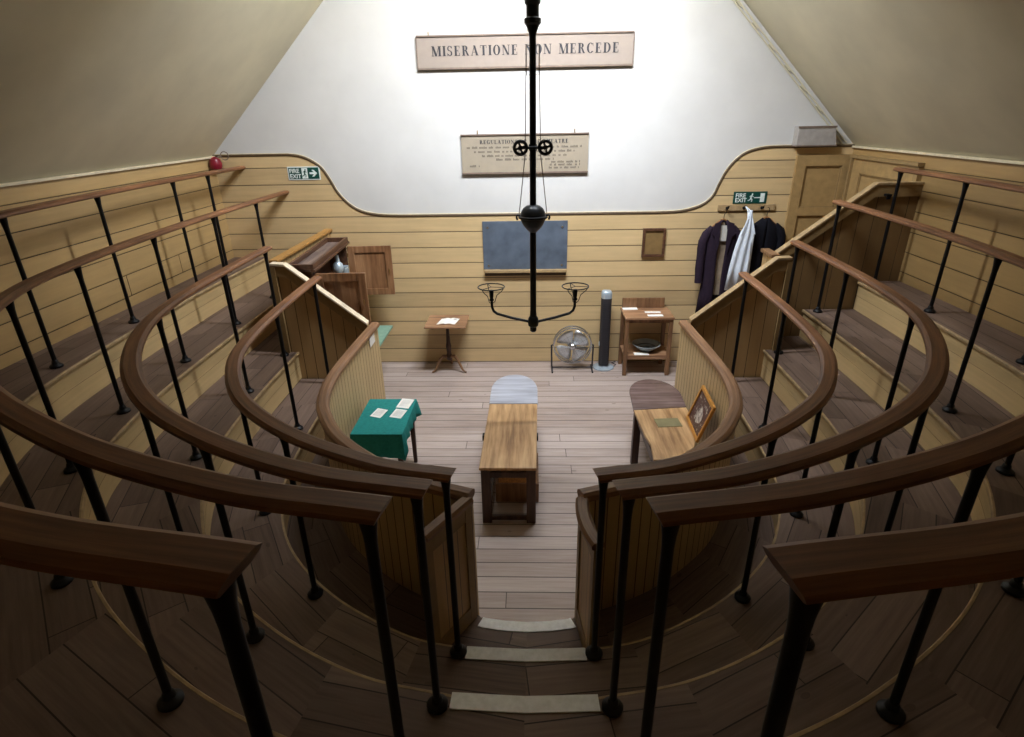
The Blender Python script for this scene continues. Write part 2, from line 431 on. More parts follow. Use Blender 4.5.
# sloped ceilings, flat strip with the added light-steering lantern
for side, nm in ((-1, 'ceiling_left'), (1, 'ceiling_right')):
    a = Vector((side * (HALF + 0.02), 0, WALLTOP + 0.0)); b = Vector((side * FLAT_X, 0, FLAT_Z)); t = Vector((side * 0.09, 0, 0.09))
    mb = MB(); mb.hexa([(a.x, BACK, a.z), (a.x, FRONT, a.z), (a.x + t.x, FRONT, a.z + t.z), (a.x + t.x, BACK, a.z + t.z),
                        (b.x, BACK, b.z), (b.x, FRONT, b.z), (b.x + t.x, FRONT, b.z + t.z), (b.x + t.x, BACK, b.z + t.z)])
    struct(mb.build(nm, 'ceiling', smooth=0))
mb = MB()
for (x0, x1, y0, y1) in ((-FLAT_X - .1, FLAT_X + .1, BACK, SKY0), (-FLAT_X - .1, -SKX, SKY0, SKY1), (SKX, FLAT_X + .1, SKY0, SKY1)):
    mb.box(x0, x1, y0, y1, FLAT_Z, FLAT_Z + 0.1)
ce = struct(mb.build('ceiling', 'ceiling', smooth=0))
mb = MB()
mb.box(-WX - .1, -WX, WY0 - .1, FRONT, FLAT_Z + 0.1, SKZ); mb.box(WX, WX + .1, WY0 - .1, FRONT, FLAT_Z + 0.1, SKZ)
mb.box(-WX, WX, WY0 - .1, WY0, FLAT_Z + 0.1, SKZ); mb.box(-WX - .1, WX + .1, WY1, FRONT, SKZ, SKZ + .1)
struct(mb.build('added_lantern', 'ceiling', ce, smooth=0))
mb = MB()
for i in range(6):
    x = WX0 + 0.02 + (WX - WX0 - 0.04) * i / 5; mb.box(x - .02, x + .02, WY0, WY1, SKZ - .04, SKZ)
mb.box(WX0, WX, 5.23, 5.27, SKZ - .04, SKZ); mb.box(-WX - .1, WX0, WY0 - .1, WY1, SKZ, SKZ + .1)
struct(mb.build('added_window_1', 'plaster', smooth=0))

# ------------------------------------------------------------------ standing tiers
def tier(k):
    z = ZT[k]; zb = ZT[k - 1] if k else 0.0
    inner = EDGE[k]
    if k < 4: outer_src = EDGE[k + 1]
    ends = {-1: {0: SCREEN_Y, 1: SCREEN_Y}, 1: {0: SCREEN_Y, 1: SCREEN_Y}}
    mb = MB(); rs = MB(); ns = MB()
    for side in (-1, 1):
        yend = SCREEN_Y - 0.025 if k < 2 else (FRONT - 0.027 if side < 0 else STAIR_Y - 0.025)
        P = cut_y(extend_y(inner, yend), yend)
        # outer line sampled at matching stations along the inner line
        if k < 4:
            Q = extend_y(outer_src, yend + 0.001); Q = offset_path(Q, 0.04); Q[0] = Vector((0, Q[0].y))
        else:
            Q = [Vector(p) for p in ((0, BACK), (1.2, BACK), (2.6, BACK), (HALF, BACK), (HALF, 0.6), (HALF, 2.0), (HALF, 3.5), (HALF, yend))]
        def arcs(L):
            a = [0]
            for i in range(1, len(L)): a.append(a[-1] + (L[i] - L[i - 1]).length)
            return a
        def at(L, A, s):
            for i in range(1, len(L)):
                if s <= A[i] + 1e-9: return L[i - 1].lerp(L[i], (s - A[i - 1]) / max(1e-9, A[i] - A[i - 1]))
            return L[-1]
        AP, AQ = arcs(P), arcs(Q); NS = 72
        pin = [at(P, AP, AP[-1] * i / NS) for i in range(NS + 1)]; pout = [at(Q, AQ, AQ[-1] * i / NS) for i in range(NS + 1)]
        pin[-1].y = yend; pout[-1].y = yend
        for i in range(NS):
            sec = i // 9; c0 = (pin[min(sec * 9, NS)] + pout[min(sec * 9, NS)]) / 2; c1 = (pin[min(sec * 9 + 9, NS)] + pout[min(sec * 9 + 9, NS)]) / 2
            t = (c1 - c0).normalized(); nrm = Vector((t.y, -t.x))
            quad = [pin[i], pin[i + 1], pout[i + 1], pout[i]]
            uv = [(p.dot(t) + sec * 1.37 + (10 if side > 0 else 0), p.dot(nrm) + 5) for p in quad]
            mb.add([(side * p.x, p.y, z) for p in quad], [(0, 1, 2, 3)], [uv])
        if k > 0:
            RP = [Vector(p) for p in P]
            sweep(rs, offset_path(RP, 0.015), [(0, zb - 0.0), (0, z - 0.004)], side, closed_prof=False)
            sweep(ns, P, [(-0.006, z - 0.024), (-0.006, z - 0.004), (-0.001, z + 0.002), (0.010, z + 0.002), (0.014, z - 0.024)], side)
        else:
            A0 = [p for p in P if p.x < 0.3]
            sweep(rs, A0, [(0, 0), (0, z)], side, closed_prof=False)
    o = struct(mb.build('floor_tier_%d' % (k + 1), 'tier', smooth=0))
    if rs.v: struct(rs.build('riser', 'riser', o, smooth=0))
    if ns.v: struct(ns.build('nosing', 'nosing', o))
    if k < 3:   # white safety strip painted across the aisle
        st = MB(); hw = (0.288, 0.325, 0.325)[k]
        P = [p for p in inner if p.x < hw - 0.01]
        if k == 0: P = [Vector((0, 2.735)), Vector((0.15, 2.745)), Vector((0.27, 2.765))]
        full = [Vector((-p.x, p.y)) for p in reversed(P[1:])] + P
        a = full[-1]; full.append(Vector((hw, a.y + 0.008))); full.insert(0, Vector((-hw, a.y + 0.008)))
        off = 0.0
        sweep(st, full, [(-0.012, z - 0.02), (-0.012, z + 0.006), (0.066, z + 0.006), (0.066, z - 0.0)], 1)
        struct(st.build('white_strip', 'white_paint', o))
for k in range(5): tier(k)

# ------------------------------------------------------------------ railings
PROF = [(-0.038, 0.0), (-0.050, 0.010), (-0.050, 0.026), (-0.030, 0.039), (0.030, 0.039), (0.050, 0.026), (0.050, 0.010), (0.038, 0.0)]
POSTS = {1: [(0.37, 2.24), (1.31, 2.67), (1.95, 3.45), (2.165, 4.7), (2.2, 5.72)],
         2: [(0.37, 1.70), (1.33, 2.05), (2.05, 2.68), (2.52, 3.72), (2.62, 4.85), (2.65, 5.76)],
         3: [(0.375, 1.17), (1.38, 1.49), (2.22, 2.08), (2.92, 3.05), (3.1, 3.82), (3.17, 4.85), (3.2, 5.9), (3.2, 6.9)],
         4: [(0.425, 0.64), (1.45, 0.92), (2.45, 1.54), (3.1, 2.38), (3.5, 3.1), (3.65, 4.0), (3.7, 5.05), (3.73, 6.25), (3.72, 6.95)]}
POSTS_COATS = {1: POSTS[1], 2: POSTS[2][:3] + [(2.6, 3.6), (2.66, 4.75), (2.66, 5.76)],
               3: POSTS[3][:4] + [(3.11, 3.88), (3.2, 6.18)], 4: POSTS[4][:5] + [(3.65, 4.0), (3.7, 5.2), (3.74, 6.18)]}
TIERWORD = {1: 'lowest', 2: 'second lowest', 3: 'second highest', 4: 'highest'}
for k in (1, 2, 3, 4):
    z = ZT[k]; ztop = z + {1: 1.138, 2: 1.128, 3: 1.128, 4: 1.118}[k]
    for side in (-1, 1):
        P = list(RC[k])
        if side > 0 and k > 2: P = cut_y(P, 6.24)
        where = {-1: 'cabinet', 1: 'coats'}[side]
        lab = 'curved oak handrail on thin black posts, %s tier, on the %s side' % (TIERWORD[k], where)
        t = thing('tier_railing', lab, 'railing', (side * P[len(P) // 2].x, P[len(P) // 2].y, z), 'handrails of the standing tiers')
        rs_ = {1: 0.006, 2: 0.014, 3: 0.026, 4: 0.032}[k]; rise = lambda y, r_=rs_: r_ * min(1.0, max(0.0, (y - 1.2) / 4.2))
        mb = MB(); sweep(mb, P, [(o, ztop + h) for o, h in PROF], side, endcut=0.02, rise=rise); mb.build('handrail', 'rail', t, smooth=30)
        for (px, py) in (POSTS if side < 0 else POSTS_COATS)[k]:
            q = min(P, key=lambda p: (p.x - px) ** 2 + (p.y - py) ** 2)
            if py > 3.9: q = Vector((q.x, py))
            x, y = side * q.x, q.y; zt_ = ztop + rise(y)
            mb = MB(); mb.lathe([(0.0165, z + 0.02), (0.0165, zt_ - 0.10), (0.019, zt_ - 0.06), (0.025, zt_ - 0.015), (0.027, zt_ + 0.002)], (x, y, 0), 14)
            po = mb.build('post', 'iron', t)
            mb = MB(); mb.lathe([(0.047, z + 0.003), (0.047, z + 0.016), (0.040, z + 0.024), (0.026, z + 0.034), (0.0215, z + 0.055), (0.017, z + 0.06)], (x, y, 0), 18)
            mb.build('base_flange', 'iron', po)

# ------------------------------------------------------------------ low curved barriers round the pit, with open gates
LOWZ = 1.225
for side in (-1, 1):
    where = 'beside the green clothed table' if side < 0 else 'behind the framed picture'
    t = thing('curved_barrier', 'low curved boarded barrier with oak cap, ' + where, 'barrier', (side * 1.6, 4.0, 0), 'barriers round the operating floor')
    mb = MB(); sweep(mb, LOW, [(-0.022, 0.0), (-0.022, LOWZ), (0.022, LOWZ), (0.022, 0.0)], side); mb.build('panelling', 'panel_t', t)
    mb = MB(); sweep(mb, LOW, [(-0.04, LOWZ), (-0.052, LOWZ + 0.018), (-0.048, LOWZ + 0.042), (-0.026, LOWZ + 0.058), (0.026, LOWZ + 0.058), (0.048, LOWZ + 0.042), (0.052, LOWZ + 0.018), (0.04, LOWZ)], side); mb.build('cap_rail', 'caprail', t, smooth=30)
    # gate leaf swung open against the first tier
    g0, g1 = (Vector((0.345, 2.79)), Vector((0.56, 2.45))) if side < 0 else (Vector((0.335, 2.79)), Vector((0.385, 2.39)))
    d = (g1 - g0).normalized(); L = (g1 - g0).length
    gp = [g0 + d * (L * i / 6) for i in range(7)]
    zb, zt = ZT[0] + 0.015, LOWZ
    mb = MB(); sweep(mb, gp, [(-0.016, zb), (-0.016, zt), (0.016, zt), (0.016, zb)], side)
    g = mb.build('gate', 'panel_v', t, smooth=0)
    mb = MB()
    for (a, b) in ((0, 0.055), (L - 0.055, L)):
        sweep(mb, [g0 + d * a, g0 + d * b], [(-0.026, zb), (-0.026, zt), (0.026, zt), (0.026, zb)], side)
    for (a, b) in ((zb, zb + 0.12), (zt - 0.1, zt)):
        sweep(mb, [g0 + d * 0.055, g0 + d * (L - 0.055)], [(-0.024, a), (-0.024, b), (0.024, b), (0.024, a)], side)
    mb.build('gate_frame', 'ochre_dark', g, smooth=0)
    bow = 0.0 if side < 0 else 0.03
    gc = [g0 + d * (L * i / 6 - 0.01) + Vector((d.y, -d.x)) * (bow * (1 - ((i - 3) / 3) ** 2)) for i in range(7)]
    mb = MB(); sweep(mb, gc, [(-0.036, zt), (-0.04, zt + 0.025), (-0.025, zt + 0.042), (0.025, zt + 0.042), (0.04, zt + 0.025), (0.036, zt)], side); mb.build('gate_cap', 'caprail', g, smooth=30)
    mb = MB()
    for zz in (zb + 0.2, zt - 0.2): mb.tube([(side * (g0.x - 0.012), g0.y + 0.012, zz), (side * (g0.x - 0.012), g0.y + 0.012, zz + 0.09)], 0.009, 8)
    mb.build('hinge', 'iron', g)
tag(MB().obox((-1.646, 5.66, 1.165), 0.004, 0.19, 0.10).build('paper_notice', 'paper'), 'small white paper notice stuck near the end of the curved barrier', 'notice')

# ------------------------------------------------------------------ boarded end screens with sloping caps
def slope_cap(mb, pts, y0, y1, th=0.035):       # cap following a polyline in XZ, running y0..y1 deep
    for i in range(len(pts) - 1):
        (xa, za), (xb, zb) = pts[i], pts[i + 1]
        mb.hexa([(xa, y0, za), (xb, y0, zb), (xb, y1, zb), (xa, y1, za), (xa, y0, za + th), (xb, y0, zb + th), (xb, y1, zb + th), (xa, y1, za + th)])
def screen(name, label, top, y, xmin, xmax, z0, th=0.05):
    cy0_, cy1_, capm = (y - 0.03, y + th + 0.015, 'caplit' if 'pale' in label else 'nosing'); t = thing(name, label, 'screen', ((xmin + xmax) / 2, y, z0))
    poly = [(xmin, z0), (xmax, z0)] + (top[::-1] if top[-1][0] > top[0][0] else top)
    mb = MB(); mb.prism(poly, lambda a, b, d: (a, d, b), y, y + th, lambda a, b: (a + 9, b)); mb.build('panelling', 'panel_stair_shade' if name == 'stair_screen' else 'panel_v', t, smooth=0)
    mb = MB()
    for i in range(len(top) - 1):
        (xa, za), (xb, zb) = top[i], top[i + 1]
        mb.hexa([(xa, y - 0.022, za - 0.115), (xb, y - 0.022, zb - 0.115), (xb, y - 0.001, zb - 0.115), (xa, y - 0.001, za - 0.115), (xa, y - 0.022, za - 0.001), (xb, y - 0.022, zb - 0.001), (xb, y - 0.001, zb - 0.001), (xa, y - 0.001, za - 0.001)])
    mb.build('top_board', 'ochre_dark', t, smooth=0)
    mb = MB(); slope_cap(mb, top, cy0_, cy1_, 0.026); mb.build('cap', capm, t, smooth=0, bevel=0.004)
    return t
topL = [(-1.735, 1.265), (-2.53, 1.915), (-2.68, 1.925)]
tl = screen('end_screen', 'boarded end screen with sloping pale cap, in front of the open cabinet', topL, SCREEN_Y, -2.68, -1.735, 0.0)
topR = [(1.725, 1.275), (2.53, 1.93), (2.67, 1.935)]
tr = screen('end_screen', 'boarded end screen with sloping tan cap, below the hanging coats', topR, SCREEN_Y, 1.725, 2.67, 0.0)
for t, s_ in ((tl, -1), (tr, 1)):
    mb = MB(); mb.box(min(s_ * 2.63, s_ * 2.69), max(s_ * 2.63, s_ * 2.69), SCREEN_Y - 0.03, SCREEN_Y + 0.06, 0.0, 1.91); mb.build('corner_post', 'ochre_dark', t, smooth=0)
topS = [(2.60, 1.81), (3.60, 2.595), (HALF - 0.005, 2.595)]
ts = screen('stair_screen', 'tall boarded stair screen with sloping cap, crossing the corner door', topS, STAIR_Y, 2.60, HALF - 0.005, 0.0)
mb = MB()
for (x, z) in ((2.95, 1.98), (3.68, 2.49)):
    mb.box(x, x + 0.05, STAIR_Y - 0.08, STAIR_Y - 0.023, z, z + 0.022); mb.box(x + 0.008, x + 0.042, STAIR_Y - 0.08, STAIR_Y - 0.06, z - 0.03, z)
mb.build('bracket', 'iron', ts)
# side screens closing the tiers beyond the end screens
t = thing('side_screen', 'low boarded side screen with flat orange cap, running behind the open cabinet', 'screen', (-2.63, 6.85, 0.9))
mb = MB(); mb.prism([(SCREEN_Y + 0.072, 0), (FRONT - 0.03, 0), (FRONT - 0.03, 1.93), (SCREEN_Y + 0.072, 1.93)], lambda a, b, d: (d, a, b), -2.71, -2.67, lambda a, b: (a + 9, b)); mb.build('panelling', 'panel_v', t, smooth=0)
mb = MB(); mb.box(-2.73, -2.635, SCREEN_Y + 0.083, FRONT - 0.03, 1.93, 1.96); mb.build('cap', plain('orange varnished cap', lin(170, 124, 66), 0.4), t, smooth=0, bevel=0.004)
t = thing('side_screen', 'short boarded side screen with flat cap, joining the two sloping screens', 'screen', (2.6, 6.1, 0.9))
mb = MB(); mb.prism([(SCREEN_Y + 0.072, 0), (STAIR_Y - 0.045, 0), (STAIR_Y - 0.045, 1.93), (SCREEN_Y + 0.072, 1.93)], lambda a, b, d: (d, a, b), 2.535, 2.575, lambda a, b: (a + 9, b)); mb.build('panelling', 'panel_v', t, smooth=0)
mb = MB(); mb.box(2.50, 2.59, SCREEN_Y + 0.083, STAIR_Y - 0.045, 1.93, 1.965); mb.build('cap', 'brownwood', t, smooth=0, bevel=0.004)

# ------------------------------------------------------------------ doors at the right corner
def frame_door(name, mapf, u0, u1, z1, panels):
    mb = MB()
    def bx(a0, a1, b0, b1, d0, d1):
        mb.hexa([mapf(a0, b0, d0), mapf(a1, b0, d0), mapf(a1, b0, d1), mapf(a0, b0, d1), mapf(a0, b1, d0), mapf(a1, b1, d0), mapf(a1, b1, d1), mapf(a0, b1, d1)])
    bx(u0, u1, 0, z1, 0, 0.02)
    o = struct(mb.build(name, 'ochre', smooth=0))
    mb = MB(); xs = sorted(set([u0, u1] + [p[0] for p in panels] + [p[1] for p in panels]))
    pa0 = min(p[0] for p in panels); pa1 = max(p[1] for p in panels)
    bx(u0, pa0, 0, z1, 0.02, 0.045); bx(pa1, u1, 0, z1, 0.02, 0.045)
    zs = [0] + sum([[p[2], p[3]] for p in sorted(panels, key=lambda p: p[2])], []) + [z1]
    for i in range(0, len(zs), 2): bx(pa0, pa1, zs[i], zs[i + 1], 0.02, 0.045)
    struct(mb.build('door_frame', 'ochre', o, smooth=0))
    mb = MB()
    for (a0, a1, b0, b1) in panels:
        w = 0.014
        for r_ in ((a0, a1, b0, b0 + w), (a0, a1, b1 - w, b1), (a0, a0 + w, b0, b1), (a1 - w, a1, b0, b1)): bx(*r_, 0.02, 0.036)
    struct(mb.build('panel_moulding', 'ochre_dark', o, smooth=0))
frame_door('door_1', lambda a, b, d: (a, FRONT - 0.025 - d, b), 3.37, 4.055, 2.80, [(3.49, 3.94, 2.16, 2.67), (3.49, 3.94, 0.25, 2.06)])
frame_door('door_2', lambda a, b, d: (HALF - d, a, b), 6.42, 7.64, 2.76, [(6.6, 7.46, 2.2, 2.6), (6.6, 7.46, 0.3, 2.05)])
mb = MB(); mb.box(HALF - 0.07, HALF, 6.34, 7.72, 2.765, 2.80); mb.box(HALF - 0.05, HALF, 6.345, 6.415, 1.6, 2.76); mb.box(HALF - 0.075, HALF - 0.046, 7.645, 7.68, 1.6, 2.76)
struct(mb.build('trim_1', 'ochre_dark', smooth=0))

# ------------------------------------------------------------------ lettering
def arc(cx, cy, rx, ry, a0, a1, tx, ty, n=14):
    """Curved stroke of varying weight: tx at the sides, ty at top and bottom."""
    q = []
    for i in range(n):
        a, b = R(a0 + (a1 - a0) * i / n), R(a0 + (a1 - a0) * (i + 1) / n)
        q.append([(cx + rx * math.cos(a), cy + ry * math.sin(a)), (cx + rx * math.cos(b), cy + ry * math.sin(b)),
                  (cx + (rx - tx) * math.cos(b), cy + (ry - ty) * math.sin(b)), (cx + (rx - tx) * math.cos(a), cy + (ry - ty) * math.sin(a))])
    return q
def rect(x0, x1, y0, y1): return [[(x0, y0), (x1, y0), (x1, y1), (x0, y1)]]
def diag(x0, y0, x1, y1, w): return [[(x0 - w / 2, y0), (x0 + w / 2, y0), (x1 + w / 2, y1), (x1 - w / 2, y1)]]
TK, TN, SF = 0.21, 0.06, 0.055
def stem(x, w=TK): return rect(x, x + w, 0, 1) + rect(x - 0.07, x + w + 0.07, 0, SF) + rect(x - 0.07, x + w + 0.07, 1 - SF, 1)
GL = {
 'I': (0.34, stem(0.085)),
 'M': (1.0, rect(0.09, 0.09 + TN, 0, 1) + rect(0.0, 0.24, 0, SF) + stem(0.76) + diag(0.48, 0, 0.16, 1, TK) + diag(0.48, 0, 0.80, 1, TN) + rect(0.0, 0.2, 1 - SF, 1)),
 'N': (0.84, rect(0.1, 0.1 + TN, 0, 1) + rect(0, 0.25, 0, SF) + rect(0.69, 0.69 + TN, 0, 1) + rect(0.59, 0.84, 1 - SF, 1) + diag(0.66, 0, 0.15, 1, TK) + rect(0, 0.2, 1 - SF, 1)),
 'S': (0.58, arc(0.29, 0.74, 0.25, 0.27, 20, 250, 0.13, TN) + arc(0.29, 0.27, 0.26, 0.28, -160, 75, 0.15, TN) + [[(0.1, 0.62), (0.3, 0.56), (0.5, 0.38), (0.22, 0.5)]] + rect(0.0, 0.045, 0.02, 0.3) + rect(0.49, 0.535, 0.72, 0.98)),
 'E': (0.68, stem(0.085) + rect(0.1, 0.62, 0, SF) + rect(0.1, 0.6, 1 - SF, 1) + rect(0.2, 0.45, 0.48, 0.48 + SF) + rect(0.57, 0.62, 0, 0.28) + rect(0.55, 0.6, 0.75, 1) + rect(0.42, 0.46, 0.36, 0.64)),
 'R': (0.78, stem(0.085) + arc(0.36, 0.75, 0.26, 0.25, -90, 90, TK, TN) + rect(0.2, 0.38, 1 - SF, 1) + rect(0.2, 0.38, 0.5, 0.5 + SF) + diag(0.66, 0, 0.42, 0.52, 0.18) + rect(0.6, 0.78, 0, SF)),
 'A': (0.84, diag(0.12, 0, 0.42, 1, TN) + diag(0.68, 0, 0.40, 1, TK) + rect(0.0, 0.24, 0, SF) + rect(0.54, 0.84, 0, SF) + rect(0.22, 0.62, 0.3, 0.3 + SF)),
 'T': (0.72, rect(0.275, 0.275 + TK, 0, 1) + rect(0.2, 0.52, 0, SF) + rect(0.02, 0.7, 1 - SF, 1) + rect(0.02, 0.065, 0.72, 1) + rect(0.655, 0.7, 0.72, 1)),
 'O': (0.80, arc(0.40, 0.5, 0.38, 0.52, 0, 360, TK, TN, 28)),
 'C': (0.74, arc(0.40, 0.5, 0.38, 0.52, 45, 318, TK, TN, 24) + rect(0.64, 0.69, 0.68, 0.98) + rect(0.64, 0.69, 0.1, 0.2)),
 'D': (0.82, stem(0.085) + arc(0.36, 0.5, 0.42, 0.5, -90, 90, TK, TN, 20) + rect(0.2, 0.38, 1 - SF, 1) + rect(0.2, 0.38, 0, SF)),
 'G': (0.80, arc(0.40, 0.5, 0.38, 0.52, 45, 330, TK, TN, 24) + rect(0.64, 0.69, 0.68, 0.98) + rect(0.6, 0.74, 0.02, 0.42) + rect(0.5, 0.8, 0.42, 0.42 + SF)),
 'U': (0.78, rect(0.09, 0.09 + TK, 0.3, 1) + rect(0.62, 0.62 + TN, 0.3, 1) + arc(0.38, 0.3, 0.29, 0.32, 180, 360, 0.1, TN) + rect(0.0, 0.34, 1 - SF, 1) + rect(0.54, 0.76, 1 - SF, 1)),
 'L': (0.66, stem(0.085) + rect(0.1, 0.62, 0, SF) + rect(0.57, 0.62, 0, 0.32)),
 'H': (0.86, stem(0.085) + stem(0.60) + rect(0.2, 0.65, 0.48, 0.48 + SF)),
 'F': (0.64, stem(0.085) + rect(0.1, 0.6, 1 - SF, 1) + rect(0.2, 0.45, 0.48, 0.48 + SF) + rect(0.55, 0.6, 0.72, 1)),
}
def serif_text(parent, text, x0, x1, zc, h, y, thick=0.003):
    mb = MB()
    sp = 0.16; W = 0
    for ch in text: W += 0.62 if ch == ' ' else GL[ch][0] + sp
    W -= sp; k = (x1 - x0) / W; x = x0
    for ch in text:
        if ch == ' ':
            mb.build('word', 'ink', parent, smooth=0); mb = MB(); x += 0.62 * k; continue
        w, qs = GL[ch]
        for q in qs:
            vs = [(x + a * k, y, zc - h / 2 + b * h) for a, b in q]
            vs2 = [(a, y + thick, c) for a, _, c in vs]
            mb.add(vs + vs2, [(0, 1, 2, 3), (7, 6, 5, 4), (0, 4, 5, 1), (1, 5, 6, 2), (2, 6, 7, 3), (3, 7, 4, 0)])
        x += (w + sp) * k
    mb.build('word', 'ink', parent, smooth=0)
def font_text(mb, text, size, x, z, y, bold=0.0):
    cu = bpy.data.curves.new('lettering', 'FONT'); cu.body = text; cu.size = size; cu.extrude = 0.001; cu.offset = bold
    ob = bpy.data.objects.new('lettering', cu); COL.objects.link(ob)
    me = bpy.data.meshes.new_from_object(ob.evaluated_get(bpy.context.evaluated_depsgraph_get()))
    xs = [v.co.x for v in me.vertices]; w = max(xs) - min(xs); x_0 = min(xs)
    mb.add([(x + v.co.x - x_0, y - v.co.z, z + v.co.y) for v in me.vertices], [tuple(p.vertices) for p in me.polygons])
    bpy.data.objects.remove(ob); bpy.data.curves.remove(cu); bpy.data.meshes.remove(me)
    return w

YW = FRONT
t = thing('motto_sign', 'long cream wall sign with black Latin motto in capitals, high on the white gable', 'sign', (-0.03, YW - 0.02, 3.82))
mb = MB(); mb.box(-1.31, 1.25, YW - 0.03, YW, 3.855, 4.18); mb.build('board', 'signcream', t, smooth=0)
mb = MB(); mb.box(-1.32, 1.26, YW - 0.04, YW, 3.835, 3.855); mb.box(-1.315, 1.255, YW - 0.045, YW, 4.18, 4.197); mb.box(-1.322, -1.31, YW - 0.035, YW, 3.855, 4.18); mb.box(1.25, 1.262, YW - 0.035, YW, 3.855, 4.18); mb.build('moulding', 'signedge', t, smooth=0)
serif_text(t, 'MISERATIONE NON MERCEDE', -1.14, 1.085, 4.03, 0.105, YW - 0.034)
mb = MB()
for x in (-1.17, 0.0): mb.tube([(x, YW - 0.012, 4.19), (x, YW - 0.012, 4.235)], 0.006, 6)
mb.build('hanging_hook', 'brass', t)

t = thing('rules_sign', 'cream notice board of theatre regulations in small print, below the long motto sign', 'sign', (-0.04, YW - 0.02, 2.6))
mb = MB(); mb.box(-0.84, 0.765, YW - 0.03, YW, 2.65, 3.09); mb.build('board', 'signtan', t, smooth=0)
mb = MB(); mb.box(-0.845, 0.77, YW - 0.04, YW, 2.63, 2.65); mb.box(-0.845, 0.77, YW - 0.045, YW, 3.09, 3.105); mb.build('moulding', 'signedge', t, smooth=0)
serif_text(t, 'REGULATIONS OF THE THEATRE', -0.605, 0.51, 3.012, 0.045, YW - 0.034, thick=0.002)
rr = random.Random(3)
def words(x0, x1, z, h=0.020):
    mb = MB()
    x = x0
    while x < x1:
        w = rr.uniform(0.03, 0.10); w = min(w, x1 - x); n = max(1, int(w / 0.014))
        for i in range(n):
            a = x + i * 0.014; mb.box(a, a + 0.008, YW - 0.033, YW - 0.031, z - h / 2, z + h / 2 + (0.006 if rr.random() < 0.3 else 0))
        x += w + 0.02
    mb.build('text_line', 'inkgrey', t, smooth=0)
for x0, x1, z in ((-0.77, 0.69, 2.945), (-0.68, 0.6, 2.895), (-0.58, 0.5, 2.845), (-0.4, 0.33, 2.80), (0.3, 0.66, 2.765), (0.28, 0.67, 2.73), (0.27, 0.66, 2.695), (-0.74, -0.62, 2.725)): words(x0, x1, z)
mb = MB()
for x in (-0.63, 0.59): mb.tube([(x, YW - 0.012, 3.10), (x, YW - 0.012, 3.15)], 0.007, 6)
mb.build('hanging_hook', 'brass', t)

def poly_xz(mb, pts, y, th=0.002): mb.prism(pts, lambda a, b, d: (a, d, b), y - th, y)
def running_man(mb, cx, cz, h, y, flip=1):
    def seg(x0, z0, x1, z1, w):
        d = Vector((x1 - x0, z1 - z0)).normalized(); n = Vector((-d.y, d.x)) * w / 2
        poly_xz(mb, [(cx + flip * h * (x0 + n.x), cz + h * (z0 + n.y)), (cx + flip * h * (x1 + n.x), cz + h * (z1 + n.y)), (cx + flip * h * (x1 - n.x), cz + h * (z1 - n.y)), (cx + flip * h * (x0 - n.x), cz + h * (z0 - n.y))], y)
    poly_xz(mb, [(cx + flip * h * (0.10 + 0.09 * math.cos(a * PI / 6)), cz + h * (0.40 + 0.09 * math.sin(a * PI / 6))) for a in range(12)], y)
    seg(0.06, 0.3, -0.04, -0.05, 0.17); seg(0.05, 0.25, 0.25, 0.1, 0.08); seg(0.03, 0.27, -0.2, 0.12, 0.08)
    seg(-0.03, -0.05, 0.14, -0.22, 0.11); seg(0.14, -0.2, 0.08, -0.48, 0.09); seg(-0.04, -0.05, -0.12, -0.28, 0.11); seg(-0.12, -0.26, -0.36, -0.34, 0.09)
yd = FRONT - 0.025
def exit_sign(label, x0, x1, z0, z1, right):
    t = thing('fire_exit_sign', label, 'sign', ((x0 + x1) / 2, yd - 0.005, (z0 + z1) / 2), 'green fire exit signs')
    h = z1 - z0; w = x1 - x0; b = 0.012
    mb = MB(); mb.box(x0, x1, yd - 0.008, yd, z0, z1); mb.build('border', 'exitwhite' if right else 'exitgreen', t, smooth=0)
    mb = MB(); mb.box(x0 + b, x1 - b, yd - 0.010, yd - 0.008, z0 + b, z1 - b); mb.build('green_field', 'exitgreen', t, smooth=0)
    mb = MB(); y = yd - 0.0105
    font_text(mb, 'FIRE', 0.072, x0 + 0.026, z0 + h * 0.54, y, 0.0015); font_text(mb, 'EXIT', 0.072, x0 + 0.026, z0 + h * 0.14, y, 0.0015)
    if right:
        zc = (z0 + z1) / 2; ax = x0 + w * 0.68
        poly_xz(mb, [(ax, zc - .012), (ax + .055, zc - .012), (ax + .03, zc - .042), (ax + .055, zc - .042), (ax + .1, zc), (ax + .055, zc + .042), (ax + .03, zc + .042), (ax + .055, zc + .012), (ax, zc + .012)], y + .001)
        mb.box(x0 + w * 0.44, x0 + w * 0.62, y, y + 0.001, z0 + b + .006, z1 - b - .006)
        mb.build('pictogram', 'exitwhite', t, smooth=0)
        mb = MB(); running_man(mb, x0 + w * 0.53, zc, h * 0.62, y - 0.0005); mb.build('running_figure', 'exitgreen', t, smooth=0)
    else:
        zc = (z0 + z1) / 2
        running_man(mb, x0 + w * 0.53, zc, h * 0.72, y + .001)
        mb.box(x0 + w * 0.62, x0 + w * 0.8, y, y + .001, zc - .006, zc + .006)
        mb.box(x1 - w * 0.2, x1 - w * 0.07, y, y + 0.001, z0 + b + .008, z1 - b - .008)
        mb.build('pictogram', 'exitwhite', t, smooth=0)
exit_sign('green fire exit sign with arrow, by the swept corner above the tiers with cabinet', -3.115, -2.695, 2.59, 2.755, True)
exit_sign('green fire exit sign directly above the coat peg rail', 2.655, 3.08, 2.215, 2.365, False)

